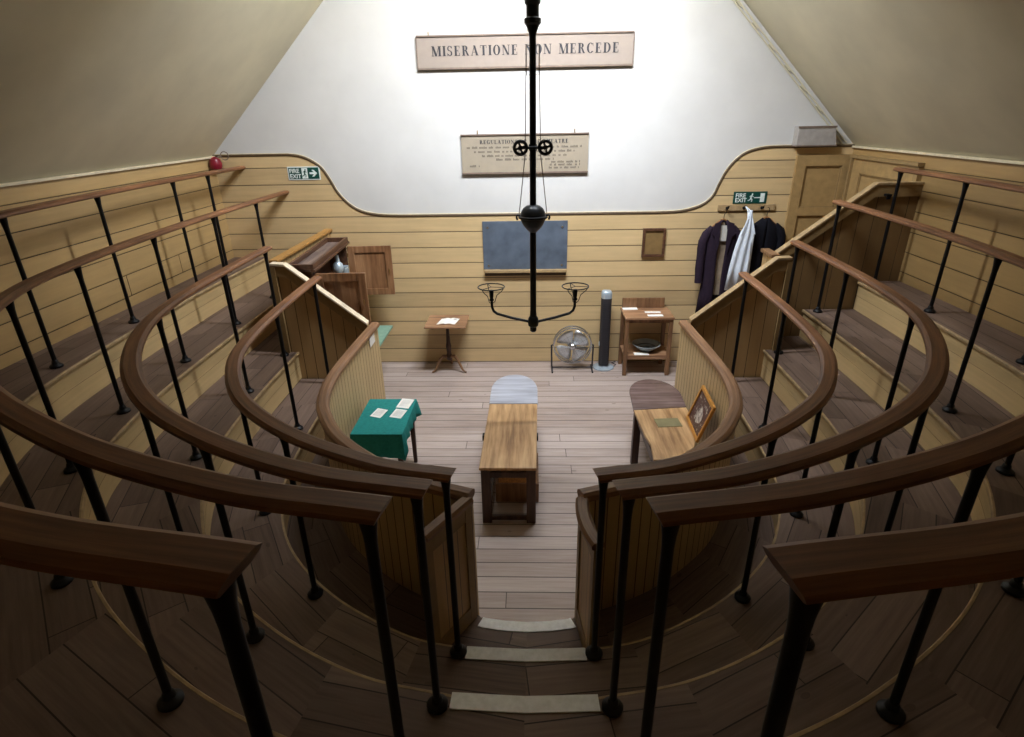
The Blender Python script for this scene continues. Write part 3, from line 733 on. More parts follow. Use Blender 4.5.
# ------------------------------------------------------------------ wall objects
t = thing('blackboard', 'slate blackboard with chalk ledge on the boarded wall', 'blackboard', (-0.045, yd, 1.31))
mb = MB(); mb.prism([(-0.61, 1.385), (0.525, 1.385), (0.525, 2.03), (-0.61, 2.03)], lambda a, b, d: (a, d, b), yd - 0.02, yd); mb.build('slate', 'slate', t, smooth=0)
mb = MB(); mb.box(-0.60, 0.52, yd - 0.07, yd, 1.345, 1.383); mb.build('chalk_ledge', 'nosing', t, smooth=0, bevel=0.004)
mb = MB(); mb.box(-0.595, 0.515, yd - 0.045, yd, 1.30, 1.344); mb.build('ledge_support', 'dark_line', t, smooth=0)
mb = MB()
for x, z in ((-0.54, 1.95), (0.455, 1.95), (-0.54, 1.44), (0.455, 1.44)): mb.lathe([(0.016, -0.006), (0.012, 0.0)], (x, yd - 0.0205, z), 10, 'Y')
mb.build('screw_head', 'steel', t)
t = thing('wall_plaque', 'small brown framed wooden plaque on the boarded wall', 'plaque', (1.675, yd, 1.54))
mb = MB(); mb.box(1.53, 1.82, yd - 0.018, yd, 1.545, 1.91); mb.build('panel', plain('plaque wood', lin(128, 102, 64), 0.5), t, smooth=0)
mb = MB()
for r_ in ((1.525, 1.825, 1.54, 1.572), (1.525, 1.825, 1.883, 1.915), (1.525, 1.557, 1.572, 1.883), (1.793, 1.825, 1.572, 1.883)): mb.box(r_[0], r_[1], yd - 0.035, yd, r_[2], r_[3])
mb.build('frame', 'cabdark', t, smooth=0)
t = thing('wall_box', 'plain grey box standing on the panelling beside the sloping ceiling', 'box', (3.54, 7.7, 2.905))
mb = MB(); mb.hexa([(3.30, 7.68, 2.912), (3.78, 7.68, 2.912), (3.78, 7.815, 2.912), (3.30, 7.815, 2.912), (3.30, 7.68, 3.135), (3.74, 7.68, 3.135), (3.74, 7.815, 3.135), (3.30, 7.815, 3.135)]); mb.build('case', 'greybox', t, smooth=0, bevel=0.004)
mb = MB(); mb.box(3.29, 3.785, 7.672, 7.815, 2.905, 2.92); mb.box(3.29, 3.75, 7.672, 7.68, 3.115, 3.135); mb.build('rim', 'signedge', t, smooth=0)
t = thing('cable_conduit', 'pale double cable conduit running up the edge of the sloping ceiling', 'conduit', (3.9, 7.78, 2.93))
def up(k, o): return (3.985 - k * 1.72 - o, FRONT - 0.018, 2.945 + k * 1.72 - o * 0.2)
for o_ in (0.03, 0.075):
    mb = MB(); mb.tube([up(i / 12, o_) for i in range(13)], 0.009, 8); mb.build('pipe', 'ceiling', t)
mb = MB()
for i in range(7):
    p = up(0.1 + i * 0.13, 0.05); mb.obox(p, 0.09, 0.034, 0.014, Matrix.Rotation(R(45), 3, 'Y'))
mb.build('clip', 'ceiling', t)
t = thing('alarm_bell', 'small red bell with a round wire guard, in the wall corner', 'bell', (-3.93, 7.6, 2.78))
mb = MB(); mb.lathe([(0.01, 2.72), (0.06, 2.73), (0.075, 2.76), (0.078, 2.80), (0.06, 2.85), (0.02, 2.875), (0.0, 2.88)], (-3.975, 7.66, 0.02), 18); mb.build('bell_body', 'red', t)
mb = MB(); mb.tube([(-3.86 + 0.05 * math.cos(a * PI / 12), 7.70, 2.905 + 0.05 * math.sin(a * PI / 12)) for a in range(24)], 0.006, 6, closed=True); mb.tube([(-3.95, 7.66, 2.87), (-3.93, 7.68, 2.90), (-3.91, 7.70, 2.905)], 0.006, 6); mb.build('wire_guard', 'signedge', t)
mb = MB(); mb.box(-4.055, -3.94, 7.64, 7.69, 2.78, 2.82); mb.build('bracket', 'dark_line', t)

# coat rail with hanging clothes
t = thing('coat_rail', 'pale wooden peg rail fixed below the exit sign', 'coat rack', (2.86, yd, 2.16))
mb = MB(); mb.box(2.47, 3.20, yd - 0.025, yd, 2.13, 2.205); mb.build('board', 'nosing', t, smooth=0, bevel=0.003)
for x in (2.585, 2.80, 3.03):
    mb = MB(); mb.tube([(x, yd - 0.02, 2.165), (x, yd - 0.07, 2.165), (x, yd - 0.085, 2.178), (x, yd - 0.09, 2.20)], 0.009, 8); mb.lathe([(0.02, -0.006), (0.02, 0.0)], (x, yd - 0.0265, 2.165), 10, 'Y'); mb.build('peg', 'iron', t)
def loft(mb, rings, closed=True, cap=True):
    n = len(rings[0]); vs = [p for r_ in rings for p in r_]; fs = []
    for i in range(len(rings) - 1):
        for j in range(n if closed else n - 1):
            k = (j + 1) % n; fs.append((i * n + j, i * n + k, (i + 1) * n + k, (i + 1) * n + j))
    if cap: fs += [tuple(range(n)), tuple((len(rings) - 1) * n + j for j in range(n))]
    return mb.add(vs, fs)
def coat(name, label, mat, cx, cy, ztop, zbot, hw, hd, open_front, seed):
    rr = random.Random(seed)
    t = thing(name, label, 'coat', (cx, cy, zbot))
    # body : front left open as a gap in the section
    rings = []; N = 36
    H_ = ztop - zbot
    prof = [(0.0, 0.22, 0.55), (0.03, 0.42, 0.7), (0.07, 0.72, 0.9), (0.11, 0.92, 1.0), (0.2, 0.96, 1.0), (0.4, 0.90, 0.95), (0.55, 0.86, 0.95), (0.75, 0.96, 1.15), (1.0, 1.06, 1.3)]
    gap0 = R(18 if open_front else 2)
    for (k, w, d) in prof:
        ring = []; g = gap0 * (1.0 if k > 0.05 else 1.4) * (1 - 0.45 * k)
        for j in range(N):
            a = -PI / 2 + g + (2 * PI - 2 * g) * j / (N - 1)
            fold = 1 + 0.05 * k * math.sin(a * 9 + seed)
            ring.append((cx + hw * w * math.cos(a) * fold, cy + hd * d * math.sin(a) * fold, ztop - k * H_ + 0.01 * math.sin(3 * a + seed)))
        rings.append(ring)
    mb = MB(); loft(mb, rings, closed=False, cap=False); body = mb.build('body', mat, t)
    so = body.modifiers.new('cloth', 'SOLIDIFY'); so.thickness = 0.012; so.offset = -1
    if open_front:
        mb = MB(); rings = []
        for (k, w, d) in prof[:8]:
            rings.append([(cx + hw * w * 0.55 * x, cy - hd * d * 0.15, ztop - 0.03 - k * H_ * 0.98) for x in (-1, -.4, .2, .6)])
        loft(mb, rings, closed=False, cap=False); mb.build('lining', 'lining', t)
        mb = MB(); mb.box(cx - 0.05, cx + 0.05, cy - hd * 0.62, cy - hd * 0.58, ztop - 0.26, ztop - 0.06); mb.build('label_patch', 'printedgrey', t)
        mb = MB()
        for s_ in (-1, 1):
            pts = [(s_ * 0.05, -0.01), (s_ * 0.12, -0.03), (s_ * 0.15, -0.16), (s_ * 0.11, -0.2), (s_ * 0.07, -0.42), (s_ * 0.045, -0.3)]
            mb.prism([(cx + a, ztop + b) for a, b in pts], lambda a, b, d: (a, cy - hd * (0.93 if b > ztop - 0.06 else 1.05) + d, b), -0.006, 0.006)
        mb.build('lapel', mat, t)
    for s_ in (-1, 1):
        L = H_ * 0.56; P = []; rs_ = []
        for i in range(9):
            k = i / 8; P.append((cx + s_ * (hw * 0.62 + hw * 0.42 * min(1, k * 4) ** 0.6 + 0.02 * math.sin(k * 2.2)), cy - 0.005 - 0.02 * k * k, ztop - 0.085 - k * L)); rs_.append(0.062 - 0.010 * k + 0.003 * math.sin(i * 2.1 + seed))
        rs_[0] = 0.035
        mb = MB(); mb.tube(P, rs_, 14); mb.build('sleeve', mat, t)
    mb = MB(); mb.tube([(cx - hw * 0.62, cy, ztop - 0.085), (cx - hw * 0.3, cy, ztop - 0.02), (cx, cy, ztop + 0.015), (cx + hw * 0.3, cy, ztop - 0.02), (cx + hw * 0.62, cy, ztop - 0.085)], 0.011, 8)
    hg = mb.build('hanger', 'hangerwood', t)
    mb = MB(); mb.tube([(cx, cy, ztop + 0.02), (cx, cy, ztop + 0.07), (cx + 0.022, cy, ztop + 0.095), (cx + 0.018, cy, ztop + 0.125), (cx - 0.006, cy, ztop + 0.132)], 0.005, 6); mb.build('hook', 'iron', hg)
coat('frock_coat', 'long dark purple frock coat hanging open on a hanger', 'purplecloth', 2.525, 7.66, 2.03, 0.72, 0.215, 0.07, True, 2)
coat('black_coat', 'plain black coat on a hanger, nearest the corner door', 'blackcloth', 3.07, 7.665, 2.05, 0.9, 0.205, 0.065, False, 5)
t = thing('linen_apron', 'white linen apron hanging between the two dark coats', 'apron', (2.8, 7.5, 1.16))
mb = MB(); rings = []
for (k, w, sh) in ((0, 0.018, 0.0), (0.1, 0.03, 0.0), (0.2, 0.055, 0.0), (0.27, 0.085, -0.005), (0.32, 0.095, -0.01), (0.5, 0.115, -0.03), (0.75, 0.135, -0.045), (1.0, 0.15, -0.055)):
    z = 2.175 - k * 1.0; ring = []
    for j in range(25):
        u = -1 + 2 * j / 24
        ring.append((2.80 + sh + w * u, 7.50 - 0.015 * (1 - u * u) - 0.012 * math.sin(u * 8 + k * 2) * (0.4 + k), z + (0.03 * u if k > .9 else 0)))
    rings.append(ring)
loft(mb, rings, closed=False, cap=False)
ap = mb.build('cloth', 'apron', t); so = ap.modifiers.new('cloth', 'SOLIDIFY'); so.thickness = 0.01
mb = MB()
for s_ in (-1, 1): mb.tube([(2.80, yd - 0.085, 2.19), (2.80 + s_ * 0.015, 7.56, 2.16), (2.80 + s_ * 0.03, 7.485, 2.06), (2.795 + s_ * 0.085, 7.475, 1.88)], 0.007, 6)
mb.build('neck_strap', 'apron', t)
mb = MB(); mb.tube([(2.84, 7.47, 1.8), (2.845, 7.465, 1.6), (2.84, 7.465, 1.42)], 0.006, 6); mb.build('tie_string', 'apron', t)

# ------------------------------------------------------------------ gas lamp pendant
LX, LY = 0.055, 5.0
t = thing('gas_pendant', 'tall black gas lamp pendant with two arms, pulleys and counterweight', 'lamp', (LX, LY, 5.4))
def lz(prof): m = MB(); m.lathe(prof, (LX, LY, 0), 20); return m
lz([(0.032, 1.62), (0.028, 1.7), (0.026, 3.86), (0.03, 3.88), (0.05, 3.93)]).build('stem', 'lampblack', t)
lz([(0.05, 3.93), (0.064, 3.945), (0.064, 3.975), (0.048, 3.985), (0.048, 4.06), (0.06, 4.075), (0.06, 4.10), (0.048, 4.12), (0.042, 5.43)]).build('upper_tube', 'lampblack', t)
lz([(0.02, 1.49), (0.03, 1.50), (0.03, 1.535), (0.046, 1.55), (0.05, 1.58), (0.046, 1.62), (0.032, 1.64)]).build('boss', 'lampblack', t)
lz([(0.03, 2.395), (0.04, 2.405), (0.062, 2.427), (0.085, 2.455), (0.102, 2.490), (0.110, 2.510), (0.125, 2.515), (0.125, 2.530), (0.108, 2.535), (0.102, 2.565), (0.085, 2.595), (0.06, 2.615), (0.03, 2.625)]).build('counterweight', 'lampblack', t)
mb = MB()
for s_ in (-1, 1):
    mb.tube([(LX + s_ * 0.11, LY, 2.535), (LX + s_ * 0.135, LY, 2.54), (LX + s_ * 0.14, LY, 2.52), (LX + s_ * 0.132, LY, 2.50)], 0.009, 8)
mb.build('weight_hook', 'lampblack', t)
mb = MB(); mb.tube([(LX - 0.10, LY - 0.04, 3.075), (LX + 0.10, LY - 0.04, 3.075)], 0.012, 8); mb.lathe([(0.034, 3.05), (0.036, 3.075), (0.034, 3.10)], (LX, LY, 0), 16); mb.build('pulley_bracket', 'lampblack', t)
for s_ in (-1, 1):
    mb = MB(); cx = LX + s_ * 0.10; cz = 3.075
    mb.tube([(cx + 0.05 * math.cos(a * PI / 14), LY - 0.04, cz + 0.05 * math.sin(a * PI / 14)) for a in range(28)], 0.013, 8, closed=True)
    mb.lathe([(0.02, -0.02), (0.02, 0.02)], (cx, LY - 0.04, cz), 12, 'Y')
    for k in range(4):
        a = R(45 + 90 * k) - 0.5; mb.tube([(cx, LY - 0.04, cz), (cx + 0.045 * math.cos(a), LY - 0.04, cz + 0.045 * math.sin(a))], 0.010, 6)
    mb.build('pulley', 'lampblack', t)
    mb = MB(); mb.tube([(LX + s_ * 0.118, LY, 2.54), (LX + s_ * 0.062, LY - 0.03, 3.03)], 0.004, 6); mb.tube([(LX + s_ * 0.06, LY - 0.03, 3.12), (LX + s_ * 0.05, LY, 3.78)], 0.004, 6); mb.build('chain', 'signedge', t)
    mb = MB(); mb.tube([(LX + s_ * 0.02, LY, 3.60), (LX + s_ * 0.05, LY, 3.60), (LX + s_ * 0.05, LY, 3.80), (LX + s_ * 0.02, LY, 3.80)], 0.005, 6); mb.build('chain_guide', 'signedge', t)
    x1 = LX + s_ * 0.375
    mb = MB(); mb.tube([(LX + s_ * 0.03, LY, 1.585), (LX + s_ * 0.2, LY, 1.625), (LX + s_ * 0.33, LY, 1.665), (LX + s_ * 0.36, LY, 1.69), (LX + s_ * 0.373, LY, 1.73), (x1, LY, 1.79)], 0.0125, 10); arm = mb.build('arm', 'lampblack', t)
    mb = MB(); mb.lathe([(0.014, 1.785), (0.022, 1.79), (0.022, 1.80), (0.015, 1.81), (0.019, 1.83), (0.021, 1.87), (0.019, 1.885)], (x1, LY, 0), 14); mb.build('burner', 'lampblack', arm)
    mb = MB(); rr_ = 0.118
    mb.tube([(x1 + rr_ * math.cos(a * PI / 16), LY + rr_ * math.sin(a * PI / 16), 1.915) for a in range(32)], 0.0055, 6, closed=True)
    for k in range(3):
        a = R(90 + 120 * k + 20); c_, s2 = math.cos(a), math.sin(a)
        mb.tube([(x1 + rr_ * c_, LY + rr_ * s2, 1.915), (x1 + 0.095 * c_, LY + 0.095 * s2, 1.88), (x1 + 0.05 * c_, LY + 0.05 * s2, 1.84), (x1 + 0.03 * c_, LY + 0.03 * s2, 1.78), (x1 + 0.012 * c_, LY + 0.012 * s2, 1.765)], 0.004, 6)
        mb.tube([(x1, LY, 1.915), (x1 + rr_ * c_, LY + rr_ * s2, 1.915)], 0.003, 6)
    mb.build('globe_holder', 'lampblack', arm)
mb = MB(); mb.box(-FLAT_X, FLAT_X, LY - 0.06, LY + 0.06, FLAT_Z - 0.02, FLAT_Z + 0.14); struct(mb.build('beam', 'ochre', smooth=0))

# ------------------------------------------------------------------ operating tables with round end leaf
def leaf_poly(x0, x1, y0, ymid, y1, n=22):
    cx = (x0 + x1) / 2; rx = (x1 - x0) / 2; ry = y1 - ymid
    return [(x0, y0), (x1, y0)] + [(cx + rx * math.cos(PI * i / n), ymid + ry * math.sin(PI * i / n)) for i in range(n + 1)]
t = thing('operating_table', 'long narrow operating table of yellow pine with pale rounded end leaf, on the open floor', 'table', (-0.16, 4.8, 0))
ZT_ = 0.60; x0, x1, y0, y1 = -0.41, 0.075, 4.10, 5.28
mb = MB(); mb.hexa([(x0, y0, ZT_ - .03), (x1, y0, ZT_ - .03), (x1 + .02, y1, ZT_ - .03), (x0 + .015, y1, ZT_ - .03), (x0, y0, ZT_), (x1, y0, ZT_), (x1 + .02, y1, ZT_), (x0 + .015, y1, ZT_)]); mb.build('tabletop', 'pine', t, bevel=0.006, smooth=0)
mb = MB(); mb.prism(leaf_poly(x0 + 0.01, x1 + 0.025, y1 + 0.012, 5.62, 6.01), lambda a, b, d: (a, b, d), ZT_ - .028, ZT_ - .001); mb.build('end_leaf', 'greywood', t, bevel=0.004)
for (x, y) in ((-0.36, 4.17), (0.03, 4.17), (-0.35, 5.2), (0.05, 5.2)):
    mb = MB(); mb.box(x - .04, x + .04, y - .04, y + .04, 0, ZT_ - .03); mb.build('leg', 'darkwood', t, bevel=0.004, smooth=0)
mb = MB()
mb.box(-0.33, 0.0, 4.145, 4.175, ZT_ - .13, ZT_ - .075); mb.box(-0.38, -0.345, 4.21, 5.16, ZT_ - .13, ZT_ - .031); mb.box(0.02, 0.05, 4.21, 5.16, ZT_ - .13, ZT_ - .031); mb.box(-0.31, 0.01, 5.2, 5.23, ZT_ - .13, ZT_ - .031)
mb.build('apron', 'darkwood', t, smooth=0)
mb = MB(); mb.box(-0.33, 0.0, 4.15, 4.18, 0.02, 0.06); mb.box(-0.365, -0.335, 4.2, 5.17, 0.02, 0.06); mb.box(0.015, 0.045, 4.2, 5.17, 0.02, 0.06); mb.build('stretcher', 'darkwood', t, smooth=0)
mb = MB(); mb.box(x0 - .014, x0 + .006, 4.66, 4.72, ZT_ - .07, ZT_ - .02); mb.box(x1 + .002, x1 + .022, 4.66, 4.72, ZT_ - .07, ZT_ - .02); mb.build('leaf_clip', 'iron', t, smooth=0)
mb = MB(); mb.box(-0.29, -0.262, 5.25, 5.9, ZT_ - .06, ZT_ - .03); mb.box(-0.04, -0.012, 5.25, 5.9, ZT_ - .06, ZT_ - .03); mb.build('leaf_bearer', 'darkwood', t, smooth=0)
t = thing('sawdust_box', 'low wooden box on the floor under the pine operating table', 'box', (-0.12, 4.7, 0))
bx0, bx1, by0, by1 = -0.30, 0.10, 4.44, 4.98
mb = MB(); m2 = Matrix.Rotation(R(0), 3, 'Z')
for r_ in ((bx0, bx1, by0, by0 + .02), (bx0, bx1, by1 - .02, by1), (bx0, bx0 + .02, by0 + .02, by1 - .02), (bx1 - .02, bx1, by0 + .02, by1 - .02)): mb.box(*r_, 0, 0.20)
mb.box(bx0 + .02, bx1 - .02, by0 + .02, by1 - .02, 0, 0.02); mb.build('box_sides', 'brownwood', t, smooth=0)
mb = MB(); mb.box(bx0 + .021, bx1 - .021, by0 + .021, by1 - .021, 0.02, 0.175); mb.build('sawdust', plain('sawdust', lin(176, 122, 66), 0.95, var=0.2, scale=60), t, smooth=0)

t = thing('side_table', 'low pine table with dark rounded end leaf, against the curved barrier', 'table', (1.28, 4.7, 0))
zt = 0.62
mb = MB(); mb.prism([(1.07, 4.2), (1.095, 4.45), (1.07, 4.62), (1.05, 5.1), (1.58, 5.16), (1.56, 4.7), (1.47, 4.42), (1.36, 4.2)], lambda a, b, d: (a, b, d), zt - .03, zt); mb.build('tabletop', 'pine', t, bevel=0.005)
n = 22; lp = [(1.05, 5.112), (1.585, 5.172)] + [(1.335 + 0.265 * math.cos(PI * i / n) , 5.46 + 0.37 * math.sin(PI * i / n)) for i in range(n + 1)]
mb = MB(); mb.prism(lp, lambda a, b, d: (a, b, d), zt - .028, zt - .001); mb.build('end_leaf', 'redleaf', t, bevel=0.004)
for (x, y) in ((1.09, 5.09), (1.45, 5.1), (1.12, 4.3), (1.30, 4.3)):
    mb = MB(); mb.box(x - .035, x + .035, y - .035, y + .035, 0, zt - .03); mb.build('leg', 'darkwood', t, bevel=0.004, smooth=0)
mb = MB(); mb.box(1.085, 1.11, 4.335, 5.05, zt - .12, zt - .031); mb.box(1.13, 1.41, 5.08, 5.11, zt - .12, zt - .031); mb.build('apron', 'darkwood', t, smooth=0)
mb = MB(); mb.box(1.15, 1.18, 5.05, 5.75, zt - .055, zt - .031); mb.box(1.36, 1.39, 5.05, 5.75, zt - .055, zt - .031); mb.build('leaf_bearer', 'darkwood', t, smooth=0)
tag(MB().obox((1.33, 4.84, zt + .003), 0.23, 0.16, 0.003, rz=R(4)).build('printed_card', 'sage', smooth=0), 'sage green card lying flat on the table with dark rounded leaf', 'card')
# framed picture leaning on the barrier
t = thing('framed_picture', 'gilt framed picture leaning against the curved barrier', 'picture', (1.48, 4.7, zt))
A = Vector((1.53, 4.93, zt + .003)); B = Vector((1.505, 4.47, zt + .003)); upv = (Vector((1.58, 5.0, 0.97)) - Vector((1.475, 4.94, zt))); upv = Vector((0.118, 0.0, 0.35))
u = (B - A); ul = u.length; u.normalize(); hl = upv.length; w_ = upv.normalized(); nrm = u.cross(w_).normalized()
if nrm.x > 0: nrm = -nrm
def fp(a, b, d): return A + u * a + w_ * b + nrm * d
def fbx(mb, a0, a1, b0, b1, d0, d1): mb.hexa([fp(a0, b0, d0), fp(a1, b0, d0), fp(a1, b0, d1), fp(a0, b0, d1), fp(a0, b1, d0), fp(a1, b1, d0), fp(a1, b1, d1), fp(a0, b1, d1)])
mb = MB(); fr = 0.032
for r_ in ((0, ul, 0, fr), (0, ul, hl - fr, hl), (0, fr, fr, hl - fr), (ul - fr, ul, fr, hl - fr)): fbx(mb, *r_, -0.012, 0.014)
mb.build('frame', 'gold', t, bevel=0.004, smooth=0)
mb = MB(); mb.add([fp(fr, fr, 0.002), fp(ul - fr, fr, 0.002), fp(ul - fr, hl - fr, 0.002), fp(fr, hl - fr, 0.002)], [(0, 1, 2, 3)], [[(0, 0), (1, 0), (1, 1), (0, 1)]])
fbx(mb, fr - .004, ul - fr + .004, fr - .004, hl - fr + .004, -0.008, 0.0); mb.build('print', 'picture', t, smooth=0)

# ------------------------------------------------------------------ table with the green cloth and cards
t = thing('cloth_table', 'small dark table hidden under a green cloth', 'table', (-1.34, 4.83, 0))
gx0, gx1, gy0, gy1, gz = -1.60, -1.13, 4.48, 5.18, 0.70
mb = MB(); mb.box(gx0 + .01, gx1 - .01, gy0 + .01, gy1 - .01, gz - .03, gz - .002); mb.build('tabletop', 'darkwood', t, smooth=0)
for (x, y) in ((gx0 + .05, gy0 + .06), (gx1 - .05, gy0 + .06), (gx0 + .05, gy1 - .06), (gx1 - .05, gy1 - .06)):
    mb = MB(); mb.hexa([(x - .017, y - .017, 0), (x + .017, y - .017, 0), (x + .017, y + .017, 0), (x - .017, y + .017, 0), (x - .025, y - .025, gz - .03), (x + .025, y - .025, gz - .03), (x + .025, y + .025, gz - .03), (x - .025, y + .025, gz - .03)]); mb.build('leg', 'darkwood', t, smooth=0)
mb = MB(); N = 80; rings = []
def rimpt(s):
    per = [(gx0, gy0), (gx1, gy0), (gx1, gy1), (gx0, gy1), (gx0, gy0)]
    L = [gx1 - gx0, gy1 - gy0, gx1 - gx0, gy1 - gy0]; tot = sum(L); d = s * tot
    for i in range(4):
        if d <= L[i] + 1e-9:
            a, b = Vector(per[i]), Vector(per[i + 1]); return a.lerp(b, d / L[i]), i, d / L[i]
        d -= L[i]
    return Vector(per[0]), 3, 1.0
for lev in range(6):
    ring = []
    for j in range(N):
        p, e, f = rimpt(j / N); nx = [(0, -1), (1, 0), (0, 1), (-1, 0)][e]
        c = Vector(((gx0 + gx1) / 2, (gy0 + gy1) / 2))
        corner = max(0, 1 - min(f, 1 - f) * 6)
        out = Vector(nx) * (0.004 + 0.012 * lev / 5 + 0.010 * (lev / 5) * math.sin(j * 1.15 + e)) + (p - c).normalized() * 0.035 * corner * (lev / 5)
        drop = [0.23, 0.12, 0.17, 0.15][e] + (0.07 if e != 0 else 0.02) * corner
        if lev == 0: q = p; z = gz + 0.002
        else: q = p + out; z = gz - drop * (lev / 5) ** 1.0 + 0.0
        ring.append((q.x, q.y, z))
    rings.append(ring)
rings.insert(0, [(p.x, p.y, gz + 0.003) for p in [rimpt(j / N)[0] * 0.98 + Vector(((gx0 + gx1) / 2, (gy0 + gy1) / 2)) * 0.02 for j in range(N)]])
loft(mb, rings, closed=True, cap=False); mb.f.append(list(range(N))); mb.uv.append(None); mb.mi.append(0)
cl = tag(mb.build('tablecloth', 'greencloth'), 'teal green cloth draped over the small table beside the barrier', 'tablecloth')
so = cl.modifiers.new('cloth', 'SOLIDIFY'); so.thickness = 0.004; so.offset = 1
cards = [((-1.43, 4.86), 0.115, 0.14, 20, 'white card nearest the barrier, on the green tablecloth'),
         ((-1.24, 4.86), 0.12, 0.14, 16, 'white card by the lamp-side edge, nearer one of two in a row on green cloth'),
         ((-1.215, 5.06), 0.13, 0.16, 12, 'largest white card, farthest up the green tablecloth')]
cards[1] = ((-1.24, 4.85), 0.12, 0.14, 16, 'white card in the middle of the three on the green tablecloth')
for (c, sx, sy, rz, lab) in cards:
    m2 = Matrix.Rotation(R(-rz), 3, 'Z') @ Matrix.Rotation(R(7), 3, 'X')
    t = thing('info_card', lab, 'card', (c[0], c[1], gz + .006), 'white cards on the green tablecloth')
    mb = MB(); mb.obox((c[0], c[1], gz + .017), sx, sy, 0.004, m2); mb.build('card', 'paper', t, smooth=0)
    mb = MB()
    for i in range(6): mb.obox(Vector((c[0], c[1], gz + .0195)) + m2 @ Vector((0, sy * (0.32 - 0.12 * i), 0)), sx * 0.7, 0.006, 0.001, m2)
    mb.build('text_lines', 'printedgrey', t, smooth=0)

# ------------------------------------------------------------------ tripod table, open book
t = thing('tripod_table', 'small square tilt top tripod table against the boarded wall', 'table', (-1.12, 7.48, 0))
tx, ty, tz = -1.12, 7.48, 0.74
mb = MB(); mb.box(tx - .28, tx + .28, 7.24, 7.76, tz - .025, tz); mb.build('tabletop', 'browntop', t, bevel=0.006, smooth=0)
mb = MB(); mb.box(tx - .2, tx - .16, 7.3, 7.7, tz - .05, tz - .026); mb.box(tx + .16, tx + .2, 7.3, 7.7, tz - .05, tz - .026); mb.build('batten', 'brownwood', t, smooth=0)
mb = MB(); mb.lathe([(0.03, 0.17), (0.042, 0.19), (0.042, 0.24), (0.028, 0.27), (0.034, 0.33), (0.040, 0.38), (0.03, 0.43), (0.022, 0.6), (0.024, 0.66), (0.045, 0.68), (0.045, tz - .026)], (tx, ty, 0), 16); mb.build('pedestal', 'darkwood', t)
for a in (200, 340, 90):
    c_, s_ = math.cos(R(a)), math.sin(R(a)); rr_ = 0.235
    mb = MB(); mb.tube([(tx + c_ * r_, ty + s_ * r_, z) for r_, z in ((0.03, 0.22), (0.08, 0.235), (0.13, 0.19), (0.17, 0.11), (0.2, 0.045), (rr_, 0.018), (rr_ + 0.025, 0.013))], [0.024, 0.024, 0.021, 0.018, 0.015, 0.014, 0.012], 10); mb.build('leg', 'brownwood', t)
t = thing('open_book', 'open white booklet lying on the tripod table', 'book', (-1.1, 7.45, tz))
for s_ in (-1, 1):
    mb = MB(); rings = []
    for i in range(7):
        k = i / 6; x = -1.1 + s_ * 0.125 * k; z = tz + 0.004 + 0.014 * math.sin(PI * min(1, k * 1.1 + 0.1)) * (1 - 0.5 * k)
        rings.append([(x - 0.02, 7.35, z), (x + 0.02, 7.58, z), (x + 0.02, 7.58, z - 0.004), (x - 0.02, 7.35, z - 0.004)])
    loft(mb, rings); mb.build('page_block', 'paper', t)
mb = MB(); mb.box(-1.03, -0.99, 7.5, 7.54, tz + 0.0165, tz + 0.018); mb.build('printed_picture', 'printedgrey', t, smooth=0)

# ------------------------------------------------------------------ floor fan and tower fan
t = thing('floor_fan', 'round chrome floor fan in a wire cage, beside the tower fan', 'fan', (0.61, 7.48, 0))
fx, fy, fz, fr_ = 0.61, 7.47, 0.37, 0.26
def ringp(r_, y, n=40): return [(fx + r_ * math.cos(2 * PI * i / n), y, fz + r_ * math.sin(2 * PI * i / n)) for i in range(n)]
mb = MB(); mb.tube(ringp(fr_, fy, 48), 0.010, 8, closed=True); mb.tube(ringp(fr_, fy + .09, 48), 0.010, 8, closed=True); mb.build('cage_rim', 'steel', t)
mb = MB()
for r_ in (0.10, 0.16, 0.215): mb.tube(ringp(r_, fy - 0.02 - 0.03 * (1 - (r_ / fr_) ** 2)), 0.0016, 5, closed=True)
for i in range(12):
    a = 2 * PI * i / 12; mb.tube([(fx + r_ * math.cos(a), fy - 0.005 - 0.045 * (1 - (r_ / fr_) ** 2), fz + r_ * math.sin(a)) for r_ in (0.045, 0.12, 0.2, fr_)], 0.0016, 5)
mb.build('front_guard', 'steel', t)
for i in range(4):
    a0 = R(40 + 90 * i); rings = []
    for k in range(7):
        r_ = 0.04 + 0.185 * k / 6; sp = R(20 + 22 * math.sin(PI * (0.1 + 0.6 * k / 6)))
        rings.append([(fx + r_ * math.cos(a0 + s_ * sp), fy + 0.03 + s_ * 0.022 * (1 - 0.3 * k / 6), fz + r_ * math.sin(a0 + s_ * sp)) for s_ in (-1, -.5, 0, .5, 1)])
    mb = MB(); loft(mb, rings, closed=False, cap=False); b = mb.build('blade', 'blade', t); so = b.modifiers.new('s', 'SOLIDIFY'); so.thickness = 0.004
mb = MB(); mb.lathe([(0.0, -0.06), (0.03, -0.055), (0.045, -0.04), (0.045, 0.06), (0.07, 0.07), (0.07, 0.14), (0.05, 0.16)], (fx, fy, fz), 20, 'Y'); mb.build('motor_hub', 'steel', t)
mb = MB(); mb.tube([(fx - .29, fy + .045, fz), (fx - .285, fy + .045, 0.05), (fx - .27, fy + .045, 0.03), (fx + .27, fy + .045, 0.03), (fx + .285, fy + .045, 0.05), (fx + .29, fy + .045, fz)], 0.012, 8)
for s_ in (-1, 1):
    mb.tube([(fx + s_ * .28, fy - .10, 0.012), (fx + s_ * .28, fy + .17, 0.012)], 0.012, 8); mb.tube([(fx + s_ * .29, fy + .045, fz), (fx + s_ * .255, fy + .045, fz)], 0.009, 6)
    mb.tube([(fx + s_ * .28, fy + .045, 0.012), (fx + s_ * .28, fy + .045, 0.05)], 0.01, 6)
mb.build('stand', 'charcoal', t)
